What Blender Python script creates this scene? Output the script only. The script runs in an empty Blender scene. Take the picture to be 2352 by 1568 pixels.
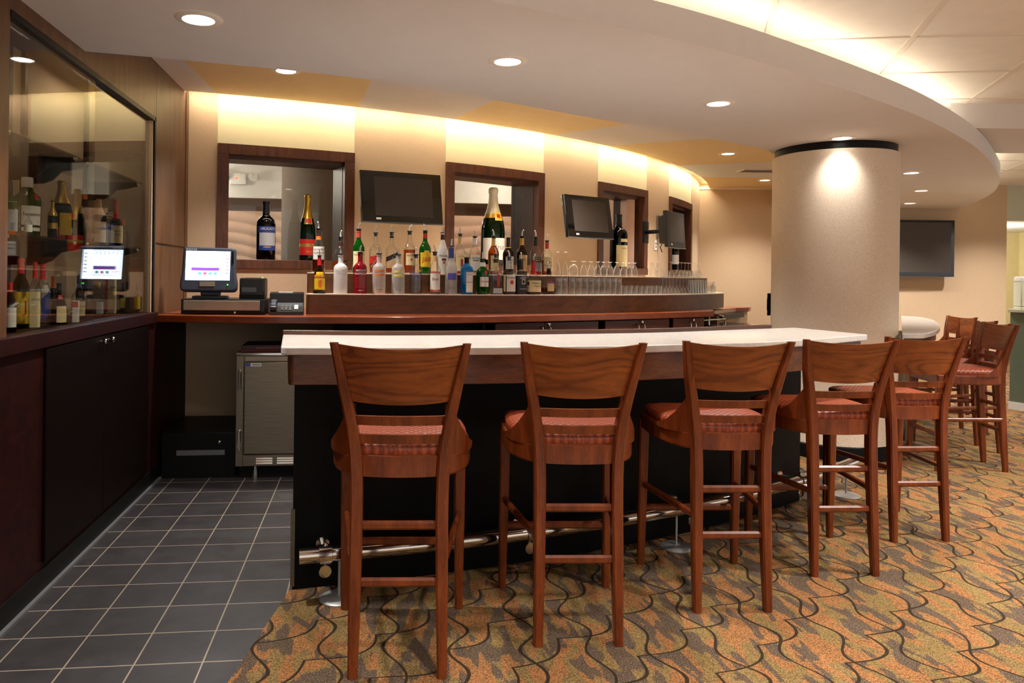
import bpy, bmesh, math, random
from mathutils import Vector, Matrix
C = bpy.context.scene.collection
PI = math.pi
R = math.radians
rnd = random.Random(7)

# ------------------------------------------------------------------ meshes
class MB:
    """collects shapes and links them as ONE mesh object"""
    def __init__(s):
        s.v = []; s.f = []; s.m = []; s.s = []
    def add(s, vs, fs, mi=0, smooth=True, T=None):
        o = len(s.v)
        for p in vs:
            p = Vector(p)
            s.v.append(tuple(T @ p) if T else tuple(p))
        for f in fs:
            s.f.append([o + i for i in f]); s.m.append(mi); s.s.append(smooth)
        return s
    def bm(s, bm, mi=0, smooth=True, T=None):
        bm.verts.ensure_lookup_table()
        for i, v in enumerate(bm.verts): v.index = i
        s.add([v.co for v in bm.verts], [[v.index for v in f.verts] for f in bm.faces], mi, smooth, T)
        bm.free(); return s
    def box(s, x0, x1, y0, y1, z0, z1, mi=0, bev=0, T=None, seg=2):
        b = bmesh.new()
        bmesh.ops.create_cube(b, size=1)
        for v in b.verts:
            v.co = Vector((x0 + (v.co.x + .5) * (x1 - x0), y0 + (v.co.y + .5) * (y1 - y0), z0 + (v.co.z + .5) * (z1 - z0)))
        if bev: bmesh.ops.bevel(b, geom=b.edges[:], offset=bev, segments=seg, affect='EDGES', profile=.5)
        return s.bm(b, mi, True, T)
    def prism(s, poly, z0, z1, mi=0, bev=0, T=None, seg=2, vert=False):
        b = bmesh.new()
        lo = [b.verts.new((p[0], p[1], z0)) for p in poly]
        hi = [b.verts.new((p[0], p[1], z1)) for p in poly]
        n = len(poly)
        b.faces.new(lo[::-1]); b.faces.new(hi)
        for i in range(n):
            b.faces.new((lo[i], lo[(i + 1) % n], hi[(i + 1) % n], hi[i]))
        bmesh.ops.recalc_face_normals(b, faces=b.faces[:])
        if bev:
            es = [e for e in b.edges if abs(e.verts[0].co.z - e.verts[1].co.z) < 1e-6 or (vert and e.calc_face_angle(0) > .5)]
            bmesh.ops.bevel(b, geom=es, offset=bev, segments=seg, affect='EDGES', profile=.5)
        return s.bm(b, mi, True, T)
    def lathe(s, prof, n=24, mi=0, T=None, cap0=True, cap1=True, sec=None, sy=1.0):
        n = max(n, 20)        # prof: (r, z) or (r, z, exponent)
        vs = []; fs = []
        for p in prof:
            r, z = p[0], p[1]; e = p[2] if len(p) > 2 else 2.0
            for k in range(n):
                a = 2 * PI * k / n
                q = supell(a, e)
                vs.append((r * q * math.cos(a), r * q * math.sin(a) * (1 + (sy - 1) * (p[3] if len(p) > 3 else 1)), z))
        for i in range(len(prof) - 1):
            for k in range(n):
                a, b = i * n + k, i * n + (k + 1) % n
                fs.append((a, b, b + n, a + n))
        if cap0: fs.append(tuple(range(n))[::-1])
        if cap1: fs.append(tuple((len(prof) - 1) * n + k for k in range(n)))
        return s.add(vs, fs, mi, True, T)
    def sweep(s, path, secs, mi=0, T=None, up=None, closed=False, caps=True):
        """secs: one section or one per path point; a section is a list of (a, b)"""
        P = [Vector(p) for p in path]; n = len(P)
        if not isinstance(secs[0][0], (list, tuple)): secs = [secs] * n
        m = len(secs[0]); vs = []; fs = []
        prev = None
        for i in range(n):
            t = (P[(i + 1) % n] - P[i - 1]) if closed else (P[min(i + 1, n - 1)] - P[max(i - 1, 0)])
            t.normalize()
            if up is not None:
                u = Vector(up)
            else:
                u = prev if prev is not None else (Vector((0, 0, 1)) if abs(t.z) < .9 else Vector((0, 1, 0)))
            a = u.cross(t)
            if a.length < 1e-6: a = Vector((1, 0, 0)).cross(t)
            a.normalize(); b = t.cross(a).normalized(); prev = b
            for (p, q) in secs[i]: vs.append(P[i] + a * p + b * q)
        for i in range(n if closed else n - 1):
            j = (i + 1) % n
            for k in range(m):
                l = (k + 1) % m
                fs.append((i * m + k, i * m + l, j * m + l, j * m + k))
        if caps and not closed:
            fs.append(tuple(range(m))[::-1]); fs.append(tuple((n - 1) * m + k for k in range(m)))
        return s.add(vs, fs, mi, True, T)
    def tube(s, path, r, n=10, mi=0, T=None, closed=False):
        n = max(n, 12)
        sec = lambda q: [(q * math.cos(2 * PI * k / n), q * math.sin(2 * PI * k / n)) for k in range(n)]
        s.sharp_ok = True
        return s.sweep(path, [sec(q) for q in r] if isinstance(r, (list, tuple)) else sec(r), mi, T, None, closed)
    def quad(s, a, b, c, d, mi=0, T=None):
        return s.add([a, b, c, d], [(0, 1, 2, 3)], mi, False, T)
    def ball(s, c, r, mi=0, n=12, T=None, sz=1.0):
        prof = [(max(1e-4, r * math.sin(PI * k / 8)), -r * sz * math.cos(PI * k / 8)) for k in range(9)]
        M = Matrix.Translation(c)
        return s.lathe(prof, n, mi, (T @ M) if T else M)
    def text(s, t, size, mi=0, T=None, bend=None, align='CENTER', squeeze=1.0):
        vs, fs = text_mesh(t, size, align)
        out = []
        for (x, y) in vs:
            x *= squeeze
            out.append(bend(x, y) if bend else (x, 0, y))
        return s.add(out, fs, mi, False, T)
    def build(s, name, mats, parent=None, sharp=21):
        me = bpy.data.meshes.new(name)
        me.from_pydata(s.v, [], s.f)
        if not isinstance(mats, (list, tuple)): mats = [mats]
        for m in mats: me.materials.append(m)
        me.polygons.foreach_set('material_index', s.m)
        me.polygons.foreach_set('use_smooth', s.s)
        me.update()
        try: me.set_sharp_from_angle(angle=R(max(sharp, 32) if getattr(s, 'sharp_ok', False) else sharp))
        except Exception: pass
        o = bpy.data.objects.new(name, me); C.objects.link(o)
        if parent: o.parent = parent
        return o

def supell(a, e):
    if e == 2.0: return 1.0
    return (abs(math.cos(a)) ** e + abs(math.sin(a)) ** e) ** (-1 / e)

_tc = {}
def text_mesh(t, size, align='CENTER'):
    k = (t, align)
    if k not in _tc:
        cu = bpy.data.curves.new('lettering', 'FONT'); cu.body = t; cu.size = 1; cu.resolution_u = 2
        cu.align_x = align; cu.align_y = 'CENTER'
        ob = bpy.data.objects.new('lettering', cu)
        me = bpy.data.meshes.new_from_object(ob)
        _tc[k] = ([(v.co.x, v.co.y) for v in me.vertices], [tuple(p.vertices) for p in me.polygons])
        bpy.data.objects.remove(ob); bpy.data.meshes.remove(me); bpy.data.curves.remove(cu)
    vs, fs = _tc[k]
    return [(x * size, y * size) for x, y in vs], fs

def thing(name, label, cat, loc=(0, 0, 0), rz=0.0, group=None, sc=1.0):
    o = bpy.data.objects.new(name, None); C.objects.link(o)
    o.empty_display_size = .05
    o.location = loc; o.rotation_euler = (0, 0, rz); o.scale = (sc, sc, sc)
    o['label'] = label; o['category'] = cat
    if group: o['group'] = group
    return o
def tag(o, label, cat, group=None, kind=None):
    o['label'] = label; o['category'] = cat
    if group: o['group'] = group
    if kind: o['kind'] = kind
    return o
def struct(o, label, cat):
    o['kind'] = 'structure'; o['label'] = label; o['category'] = cat
    return o
def dup(root, loc, rz, label, group=None, sc=None):
    r = root.copy(); C.objects.link(r); r.location = loc; r.rotation_euler = (0, 0, rz)
    r['label'] = label
    if sc: r.scale = (sc, sc, sc)
    if group: r['group'] = group
    for ch in list(root.children):
        c = ch.copy(); C.objects.link(c); c.parent = r
        for g in list(ch.children):
            d = g.copy(); C.objects.link(d); d.parent = c
    return r

def catmull(P, n=10):
    P = [Vector(p) for p in P]
    P = [2 * P[0] - P[1]] + P + [2 * P[-1] - P[-2]]
    out = []
    for i in range(1, len(P) - 2):
        a, b, c, d = P[i - 1:i + 3]
        for k in range(n):
            t = k / n
            out.append(.5 * (2 * b + (c - a) * t + (2 * a - 5 * b + 4 * c - d) * t * t + (3 * b - a - 3 * c + d) * t ** 3))
    out.append(P[-2])
    return out
def offset(L, d):
    out = []
    for i, p in enumerate(L):
        t = (L[min(i + 1, len(L) - 1)] - L[max(i - 1, 0)]).normalized()
        out.append(Vector((p.x - t.y * d, p.y + t.x * d)))
    return out
V2 = lambda l: [Vector((p[0], p[1])) for p in l]
def rounded(poly, rad, n=5):
    """poly of (x, y); rad: radius or list of radii"""
    out = []; m = len(poly)
    for i in range(m):
        p = Vector(poly[i][:2]); a = Vector(poly[i - 1][:2]); b = Vector(poly[(i + 1) % m][:2])
        r = rad[i] if isinstance(rad, (list, tuple)) else rad
        if r <= 0: out.append(p); continue
        u = (a - p).normalized(); w = (b - p).normalized()
        d = min(r, (a - p).length * .49, (b - p).length * .49)
        for k in range(n + 1):
            t = k / n
            out.append((p + u * d) * (1 - t) ** 2 + p * 2 * t * (1 - t) + (p + w * d) * t ** 2)
    return out

# ------------------------------------------------------------------ materials
def lin(c):
    return tuple(((x / 255) / 12.92 if x / 255 <= .04045 else ((x / 255 + .055) / 1.055) ** 2.4) for x in c[:3]) + (1,)
class NT:
    def __init__(s, name):
        s.m = bpy.data.materials.new(name); s.m.use_nodes = True
        s.t = s.m.node_tree; s.t.nodes.clear()
        s.out = s.n('ShaderNodeOutputMaterial')
    def n(s, typ, **kw):
        x = s.t.nodes.new(typ)
        for k, v in kw.items():
            if k in x.inputs.keys(): x.inputs[k].default_value = v
            else: setattr(x, k, v)
        return x
    def l(s, a, b): s.t.links.new(a, b)
    def val(s, sock, v):
        if hasattr(v, 'is_output') or isinstance(v, bpy.types.NodeSocket): s.l(v, sock)
        else: sock.default_value = v
    def math(s, op, a, b=None, c=None):
        x = s.n('ShaderNodeMath', operation=op)
        s.val(x.inputs[0], a)
        if b is not None: s.val(x.inputs[1], b)
        if c is not None: s.val(x.inputs[2], c)
        return x.outputs[0]
    def mix(s, f, a, b):
        x = s.n('ShaderNodeMix', data_type='RGBA')
        s.val(x.inputs[0], f); s.val(x.inputs[6], a); s.val(x.inputs[7], b)
        return x.outputs[2]
    def coord(s, kind='Object', scale=(1, 1, 1), rot=(0, 0, 0), loc=(0, 0, 0)):
        t = s.n('ShaderNodeTexCoord'); m = s.n('ShaderNodeMapping')
        m.inputs['Scale'].default_value = scale; m.inputs['Rotation'].default_value = rot; m.inputs['Location'].default_value = loc
        s.l(t.outputs[kind], m.inputs[0]); return m.outputs[0]
    def noise(s, vec, scale, detail=3, rough=.5, dist=0):
        x = s.n('ShaderNodeTexNoise'); s.l(vec, x.inputs['Vector'])
        x.inputs['Scale'].default_value = scale; x.inputs['Detail'].default_value = detail
        x.inputs['Roughness'].default_value = rough; x.inputs['Distortion'].default_value = dist
        return x.outputs[0]
    def ramp(s, f, stops, interp='LINEAR'):
        x = s.n('ShaderNodeValToRGB'); s.l(f, x.inputs[0]); e = x.color_ramp.elements
        x.color_ramp.interpolation = interp
        while len(e) < len(stops): e.new(.5)
        for q, (p, c) in zip(e, stops): q.position = p; q.color = c
        return x.outputs[0]
    def bsdf(s, col, rough=.5, metal=0, spec=.5, bump=None, bstr=.2, bdist=.002, coat=0, em=None, ems=0):
        b = s.n('ShaderNodeBsdfPrincipled')
        s.val(b.inputs['Base Color'], col); s.val(b.inputs['Roughness'], rough)
        b.inputs['Metallic'].default_value = metal; b.inputs['Specular IOR Level'].default_value = spec
        b.inputs['Coat Weight'].default_value = coat; b.inputs['Coat Roughness'].default_value = .12
        if em is not None:
            s.val(b.inputs['Emission Color'], em); b.inputs['Emission Strength'].default_value = ems
        if bump is not None:
            u = s.n('ShaderNodeBump'); u.inputs['Strength'].default_value = bstr; u.inputs['Distance'].default_value = bdist
            s.l(bump, u.inputs['Height']); s.l(u.outputs[0], b.inputs['Normal'])
        s.l(b.outputs[0], s.out.inputs[0]); return s.m
_mc = {}
def plain(name, col, rough=.5, metal=0, spec=.5, coat=0, var=.06):
    """a plain paint, plastic or metal with a very slight unevenness"""
    if name in _mc: return _mc[name]
    t = NT(name); n = t.noise(t.coord(), 9, 3)
    c = lin(col); lo = tuple(x * (1 - var) for x in c[:3]) + (1,); hi = tuple(min(1, x * (1 + var)) for x in c[:3]) + (1,)
    _mc[name] = t.bsdf(t.ramp(n, [(.3, lo), (.7, hi)]), rough, metal, spec, coat=coat)
    return _mc[name]
def wood(name, dark, light, rough=.35, scale=1.0, axis='x', coat=.0, spec=.5, cath=False):
    t = NT(name)
    sc = {'x': (1.2, 9, 9), 'y': (9, 1.2, 9), 'z': (9, 9, 1.2)}[axis]
    oi = t.n('ShaderNodeObjectInfo')
    tc = t.n('ShaderNodeTexCoord'); ad = t.n('ShaderNodeVectorMath', operation='MULTIPLY_ADD')
    cx = t.n('ShaderNodeCombineXYZ')
    for i, k in enumerate((7.3, 3.1, 5.7)): t.l(t.math('MULTIPLY', oi.outputs['Random'], k), cx.inputs[i])
    ad.inputs[1].default_value = tuple(q * scale for q in sc)
    t.l(tc.outputs['Object'], ad.inputs[0]); t.l(cx.outputs[0], ad.inputs[2])
    v = ad.outputs[0]
    n1 = t.noise(v, 1.1, 4, .55, .6)
    n2 = t.noise(v, 9, 4, .65)
    if cath:                       # contour figure of rotary-cut veneer
        n0 = t.noise(v, .55, 1.5, .4, .5)
        w = t.math('MULTIPLY_ADD', t.math('SINE', t.math('MULTIPLY', n0, 95)), .5, .5)
        w = t.math('POWER', w, 2.2)
        g = t.math('ADD', t.math('SUBTRACT', t.math('MULTIPLY', n1, .62), t.math('MULTIPLY', w, .13)), t.math('MULTIPLY_ADD', n2, .34, .07))
    else:
        g = t.math('ADD', t.math('MULTIPLY', n1, .62), t.math('MULTIPLY', n2, .40))
    col = t.ramp(g, [(.34, lin(dark)), (.70, lin(light))])
    return t.bsdf(col, rough, 0, spec, bump=g, bstr=.04, bdist=.001, coat=coat)
def glass(name, tint=(255, 255, 255), refl=1.0, rough=.015, haze=0.0, hazecol=(235, 235, 235), edge=.25, rim=0.0):
    """thin-walled glass: what lies behind shows through the tint, the surface mirrors by Fresnel"""
    t = NT(name)
    tr = t.n('ShaderNodeBsdfTransparent'); gl = t.n('ShaderNodeBsdfGlossy'); gl.inputs['Roughness'].default_value = rough
    lw = t.n('ShaderNodeLayerWeight'); lw.inputs['Blend'].default_value = .35
    c = lin(tint); d = tuple(x * (1 - edge) for x in c[:3]) + (1,)
    t.l(t.mix(lw.outputs['Facing'], c, d), tr.inputs['Color'])
    ge = t.n('ShaderNodeNewGeometry'); fr = t.n('ShaderNodeFresnel')      # same mirror strength from either side of the thin wall
    t.l(t.math('MULTIPLY_ADD', ge.outputs['Backfacing'], 1 / 1.47 - 1.47, 1.47), fr.inputs['IOR'])
    base = tr.outputs[0]
    if haze:
        df = t.n('ShaderNodeBsdfDiffuse'); df.inputs['Color'].default_value = lin(hazecol)
        tl = t.n('ShaderNodeBsdfTranslucent'); tl.inputs['Color'].default_value = lin(hazecol)
        m0 = t.n('ShaderNodeMixShader'); m0.inputs[0].default_value = .4; t.l(df.outputs[0], m0.inputs[1]); t.l(tl.outputs[0], m0.inputs[2])
        m1 = t.n('ShaderNodeMixShader'); t.l(t.math('ADD', haze, t.math('MULTIPLY', t.math('POWER', lw.outputs['Facing'], 2.6), rim)), m1.inputs[0]); t.l(base, m1.inputs[1]); t.l(m0.outputs[0], m1.inputs[2])
        base = m1.outputs[0]
    m = t.n('ShaderNodeMixShader'); t.l(t.math('MULTIPLY', fr.outputs[0], refl), m.inputs[0])
    t.l(base, m.inputs[1]); t.l(gl.outputs[0], m.inputs[2]); t.l(m.outputs[0], t.out.inputs[0])
    return t.m
def emit(name, col, strength):
    t = NT(name); e = t.n('ShaderNodeEmission'); e.inputs[0].default_value = lin(col); e.inputs[1].default_value = strength
    t.l(e.outputs[0], t.out.inputs[0]); return t.m
M = {}
M['wall'] = (lambda t: t.bsdf(t.ramp(t.noise(t.coord(scale=(1, 1, .35)), 160, 3, .7), [(.3, lin((194, 165, 132))), (.7, lin((206, 179, 147)))]), .8, bump=t.noise(t.coord(), 300, 2), bstr=.12, bdist=.001))(NT('beige_wallcovering'))
M['cream'] = plain('cream_paint', (238, 226, 186), .7, var=.015)
M['ceil'] = plain('ceiling_paint', (225, 219, 215), .85, var=.012)
M['tan'] = plain('tan_ceiling_paint', (232, 204, 154), .85, var=.02)
M['soffit'] = plain('soffit_paint', (225, 219, 215), .85, var=.012)
M['tile_ceil'] = plain('acoustic_tile', (242, 236, 227), .9, var=.02)
M['tbar'] = plain('ceiling_grid_paint', (232, 222, 208), .6, var=.01)
M['column'] = (lambda t: t.bsdf(t.ramp(t.noise(t.coord(), 170, 3, .7), [(.36, lin((206, 184, 160))), (.5, lin((228, 210, 188))), (.64, lin((234, 219, 200)))]), .75, bump=t.noise(t.coord(), 140, 3), bstr=.15, bdist=.001))(NT('speckled_column_covering'))
M['black'] = plain('black_paint', (10, 9, 9), .45, spec=.2)
M['blackfront'] = (lambda t: t.bsdf(t.ramp(t.noise(t.coord(), 60, 3), [(.3, (.0015, .0015, .0018, 1)), (.75, (.004, .004, .0045, 1))]), .5, spec=.12))(NT('black_laminate'))
M['blackplastic'] = plain('black_plastic', (22, 22, 24), .35)
M['darkplastic'] = plain('charcoal_plastic', (56, 60, 74), .45)
M['greyplastic'] = plain('grey_plastic', (92, 92, 94), .45)
M['gloss'] = plain('gloss_black_plastic', (9, 9, 10), .05, spec=.8)
M['screen_off'] = plain('unlit_screen', (72, 64, 57), .45, spec=.3)
M['white'] = plain('white_plastic', (225, 224, 220), .4, var=.01)
M['paper'] = plain('white_paper', (238, 236, 228), .7, var=.01)
M['chrome'] = plain('polished_steel', (215, 210, 204), .1, 1, var=.02)
M['brushed'] = (lambda t: t.bsdf(t.ramp(t.noise(t.coord(scale=(2, 2, 120)), 3, 3), [(.3, lin((132, 120, 104))), (.7, lin((160, 148, 130)))]), .34, 1))(NT('brushed_steel'))
M['bronze'] = plain('grey_beige_metal', (176, 158, 138), .45, .5)
M['chair'] = wood('cherry_stained_beech', (76, 28, 8), (128, 60, 22), .32, 2.2, 'z', coat=.12, spec=.4)
M['chairback'] = wood('cherry_stained_panel', (88, 37, 11), (148, 78, 31), .33, 1.0, 'x', coat=.12, cath=True, spec=.4)
M['redwood'] = wood('mahogany_counter', (120, 48, 20), (160, 78, 38), .28, 2.0, 'x', coat=.15)
M['darkwood'] = wood('dark_walnut', (46, 22, 12), (84, 45, 24), .4, .8, 'x')
M['framewood'] = wood('walnut_frame', (56, 27, 14), (106, 60, 33), .4, 2, 'z', spec=.4)
M['panelwood'] = wood('brown_wall_veneer', (70, 44, 26), (112, 75, 46), .42, 1.8, 'z', spec=.4)
M['doorwood'] = wood('dark_cabinet_veneer', (10, 4, 3), (20, 7, 6), .5, 1.4, 'x', spec=.1)
M['lowwood'] = wood('dark_mahogany_veneer', (24, 7, 6), (48, 13, 10), .5, 1.4, 'x', spec=.15)
M['cabwood'] = wood('mahogany_door', (70, 28, 14), (100, 44, 22), .35, .8, 'x')
M['riserwood'] = wood('walnut_riser', (74, 42, 18), (114, 70, 36), .42, 2.2, 'x', spec=.35)
M['apron'] = wood('walnut_apron', (60, 31, 16), (126, 78, 44), .36, 1.6, 'x', coat=.08, spec=.4)
M['risertop_lit'] = plain('lit_shelf_top', (236, 214, 190), .3, var=.02)  # bright light caught on the step tops, put into the colour
M['quartz'] = (lambda t: t.bsdf(t.ramp(t.noise(t.coord(), 40, 4), [(.35, lin((208, 201, 193))), (.7, lin((217, 211, 204)))]), .14, spec=.5))(NT('white_quartz'))
def _leather():
    t = NT('woven_rust_leather')
    c = t.coord(rot=(0, 0, R(45)))
    ck = t.n('ShaderNodeTexChecker'); ck.inputs['Scale'].default_value = 42; t.l(c, ck.inputs[0])
    sp = t.n('ShaderNodeSeparateXYZ'); t.l(c, sp.inputs[0])
    a = t.math('SINE', t.math('MULTIPLY', sp.outputs[0], 42 * 3.14159)); b = t.math('SINE', t.math('MULTIPLY', sp.outputs[1], 42 * 3.14159))
    h = t.math('MULTIPLY', t.math('ABSOLUTE', a), t.math('ABSOLUTE', b))
    col = t.mix(t.math('MULTIPLY', h, .8), lin((112, 42, 18)), lin((166, 76, 38)))
    return t.bsdf(col, .42, bump=h, bstr=.5, bdist=.004)
M['leather'] = _leather()
def _tile():
    t = NT('slate_floor_tile')
    v = t.coord()
    sp = t.n('ShaderNodeSeparateXYZ'); t.l(v, sp.inputs[0])
    T0 = .2393
    fx = t.math('DIVIDE', t.math('SUBTRACT', sp.outputs[0], -1.0465), T0); fy = t.math('DIVIDE', t.math('SUBTRACT', sp.outputs[1], 3.4900), T0)
    dx = t.math('ABSOLUTE', t.math('SUBTRACT', t.math('FRACT', t.math('ADD', fx, .5)), .5)); dy = t.math('ABSOLUTE', t.math('SUBTRACT', t.math('FRACT', t.math('ADD', fy, .5)), .5))
    g = t.math('LESS_THAN', t.math('MINIMUM', dx, dy), .0125)
    cell = t.n('ShaderNodeCombineXYZ'); t.l(t.math('FLOOR', fx), cell.inputs[0]); t.l(t.math('FLOOR', fy), cell.inputs[1])
    wn = t.n('ShaderNodeTexWhiteNoise'); t.l(cell.outputs[0], wn.inputs[0])
    n = t.math('ADD', t.math('MULTIPLY', t.noise(v, 7, 5, .6), .8), t.math('MULTIPLY', wn.outputs[0], .18))
    col = t.mix(g, t.ramp(n, [(.25, lin((34, 31, 32))), (.8, lin((51, 47, 48)))]), lin((138, 124, 108)))
    ro = t.math('ADD', .36, t.math('MULTIPLY', t.noise(v, 11, 4), .22))
    return t.bsdf(col, ro, bump=t.math('SUBTRACT', t.math('MULTIPLY', t.noise(v, 30, 4), .3), g), bstr=.35, bdist=.003)
M['tile'] = _tile()
M['discmetal'] = plain('satin_metal', (176, 176, 174), .42, .5)
def _carpet():
    t = NT('patterned_carpet')
    v = t.coord()
    sp = t.n('ShaderNodeSeparateXYZ'); t.l(v, sp.inputs[0]); x, y = sp.outputs[0], sp.outputs[1]
    ca, sa = math.cos(R(38)), math.sin(R(38))
    s_ = t.math('ADD', t.math('MULTIPLY', x, ca), t.math('MULTIPLY', y, sa))
    q_ = t.math('SUBTRACT', t.math('MULTIPLY', y, ca), t.math('MULTIPLY', x, sa))
    wob = t.math('SUBTRACT', t.noise(v, 2.2, 1), .5)
    # long scalloped lines, each cusp where a cross line meets
    ph = t.math('MULTIPLY', t.math('ABSOLUTE', t.math('SINE', t.math('ADD', t.math('MULTIPLY', s_, PI / .30), t.math('MULTIPLY', q_, 4.0)))), .30)
    fa = t.math('ADD', t.math('ADD', t.math('DIVIDE', q_, .268), ph), t.math('MULTIPLY', wob, .5))
    da = t.math('ABSOLUTE', t.math('SUBTRACT', t.math('FRACT', fa), .5))
    sb = t.math('MULTIPLY', t.math('SINE', t.math('ADD', t.math('MULTIPLY', y, 2 * PI / .34), t.math('MULTIPLY', x, 2.2))), .15)
    fb = t.math('ADD', t.math('ADD', t.math('DIVIDE', x, .245), sb), t.math('MULTIPLY', wob, .7))
    db = t.math('ABSOLUTE', t.math('SUBTRACT', t.math('FRACT', fb), .5))
    line = t.math('LESS_THAN', t.math('MINIMUM', da, t.math('MULTIPLY', db, .85)), .021)
    # streaks of three colours inside every cell
    mp = t.n('ShaderNodeMapping'); mp.inputs['Rotation'].default_value = (0, 0, R(-20)); mp.inputs['Scale'].default_value = (16.0, 5.2, 1); t.l(v, mp.inputs[0])
    cell = t.n('ShaderNodeCombineXYZ'); t.l(t.math('FLOOR', t.math('ADD', fa, .5)), cell.inputs[0]); t.l(t.math('FLOOR', t.math('ADD', fb, .5)), cell.inputs[1])
    wn = t.n('ShaderNodeTexWhiteNoise'); t.l(cell.outputs[0], wn.inputs[0])
    ad = t.n('ShaderNodeVectorMath', operation='MULTIPLY_ADD'); t.l(wn.outputs['Color'], ad.inputs[0]); ad.inputs[1].default_value = (7, 7, 7); t.l(mp.outputs[0], ad.inputs[2])
    n2 = t.math('MULTIPLY', t.math('SUBTRACT', t.noise(v, 130, 2, .6), .5), .09)
    na = t.math('ADD', t.noise(ad.outputs[0], 1.0, 1.5, .45, .3), n2)
    sh = t.n('ShaderNodeVectorMath', operation='ADD'); t.l(ad.outputs[0], sh.inputs[0]); sh.inputs[1].default_value = (31.7, 12.3, 4.1)
    nb = t.math('ADD', t.noise(sh.outputs[0], .9, 1.5, .45, .3), n2)
    col = t.mix(t.math('GREATER_THAN', nb, .50), lin((132, 107, 64)), lin((156, 103, 61)))
    col = t.mix(t.math('GREATER_THAN', na, .545), col, lin((84, 70, 62)))
    sk = t.math('GREATER_THAN', t.noise(v, 165, 2, .7), .502)
    col = t.mix(t.math('MULTIPLY', sk, .68), col, lin((66, 50, 34)))
    sk2 = t.math('GREATER_THAN', t.noise(v, 240, 1, .5), .60)
    col = t.mix(t.math('MULTIPLY', sk2, .30), col, lin((206, 174, 122)))
    col = t.mix(t.math('MULTIPLY', line, .95), col, lin((44, 35, 26)))
    return t.bsdf(col, .95, spec=.1, bump=t.noise(v, 400, 2), bstr=.5, bdist=.004)
M['carpet'] = _carpet()
M['glass'] = glass('clear_glass', (250, 252, 251), 1.0, edge=.32)
M['pane'] = glass('window_glass', (238, 244, 240), .85, edge=.12)
M['caseglass'] = glass('display_case_glass', (238, 238, 234), 1.0, edge=.06)
M['greenglass'] = glass('green_bottle_glass', (40, 150, 40), .9, haze=.22, hazecol=(20, 140, 30), edge=.5)
M['darkgreenglass'] = glass('dark_green_bottle_glass', (20, 62, 24), 1.0, haze=.35, hazecol=(8, 44, 14), edge=.5)
M['blackglass'] = glass('near_black_bottle_glass', (14, 16, 16), 1.0, haze=.5, hazecol=(8, 9, 9), edge=.6)
M['blueglass'] = glass('blue_bottle_glass', (70, 170, 220), .9, haze=.5, hazecol=(20, 140, 200), edge=.3)
M['brownglass'] = glass('brown_bottle_glass', (96, 48, 16), 1.0, haze=.3, hazecol=(60, 26, 10), edge=.5)
M['amberglass'] = glass('amber_bottle_glass', (196, 126, 40), 1.0, haze=.25, hazecol=(150, 84, 20), edge=.4)
M['frost'] = glass('frosted_bottle_glass', (236, 234, 230), .5, .25, haze=.5, hazecol=(226, 220, 214), edge=.1)
M['frostwhite'] = glass('milky_bottle_glass', (240, 240, 240), .5, .25, haze=.9, hazecol=(236, 232, 230), edge=.1)
M['redglass'] = glass('raspberry_red_glass', (170, 14, 34), .9, .05, haze=.6, hazecol=(168, 12, 36), edge=.4)
M['amber'] = glass('amber_spirit', (214, 122, 26), .3, haze=.35, hazecol=(200, 96, 16), edge=.2)
M['darkamber'] = glass('dark_amber_spirit', (140, 58, 14), .3, haze=.35, hazecol=(120, 40, 8), edge=.2)
M['redspirit'] = glass('red_brown_spirit', (150, 40, 20), .3, haze=.4, hazecol=(140, 36, 16), edge=.2)
M['orangeliq'] = glass('orange_spirit', (255, 190, 40), .3, haze=.6, hazecol=(250, 176, 20), edge=.2)
M['clearliq'] = glass('clear_spirit', (246, 248, 248), .35, edge=.15)
def P(name, col, rough=.45, **k): return plain(name, col, rough, **k)
M['lab_white'] = P('white_label', (232, 226, 214)); M['lab_cream'] = P('cream_label', (232, 212, 160)); M['lab_yellow'] = P('yellow_label', (240, 196, 30))
M['lab_black'] = P('black_label', (18, 17, 16)); M['lab_red'] = P('red_label', (190, 28, 22)); M['lab_blue'] = P('blue_label', (34, 56, 128))
M['lab_orange'] = P('orange_label', (236, 112, 20)); M['lab_silver'] = P('silver_label', (176, 176, 178), .35)
M['lab_lemon'] = P('lemon_label', (232, 214, 84)); M['lab_violet'] = P('violet_label', (84, 76, 176)); M['lab_gold'] = P('gold_foil', (206, 164, 70), .3, metal=.7)
M['lab_tan'] = P('tan_label', (206, 172, 116)); M['lab_pink'] = P('faded_red_print', (186, 60, 50)); M['lab_grey'] = P('grey_print', (120, 118, 116))
M['wax_red'] = P('red_wax', (196, 14, 26), .35); M['neck_brown'] = P('brown_neck_wrap', (64, 32, 20), .4); M['neck_white'] = P('white_cap', (228, 224, 216), .4)
M['neck_green'] = P('green_foil', (30, 96, 50), .4); M['whitebottle'] = P('white_coated_bottle', (236, 230, 222), .25, coat=.3)
M['goldfoil'] = P('crinkled_gold_foil', (200, 160, 60), .32, metal=.8); M['palefoil'] = P('pale_foil', (216, 206, 180), .4, metal=.2)
M['lens'] = emit('lamp_lens', (255, 246, 232), 9.0)
M['cover'] = M['black']
M['green_desk'] = plain('grey_green_laminate', (96, 110, 92), .5)
M['yellow'] = plain('yellow_wall_paint', (226, 208, 152), .8, var=.02)
M['sage'] = plain('sage_paint', (196, 196, 172), .8, var=.02)
M['pinkwall'] = plain('pale_peach_relief_wall', (220, 180, 156), .7, var=.02)
M['greycol'] = plain('grey_column_paint', (140, 122, 108), .8, var=.02)
LK = dict(down=1.5, lobby=2.35, slot=.2, cove=.062, side=.30, case=.17, world=.55, exp=0.78)
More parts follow.
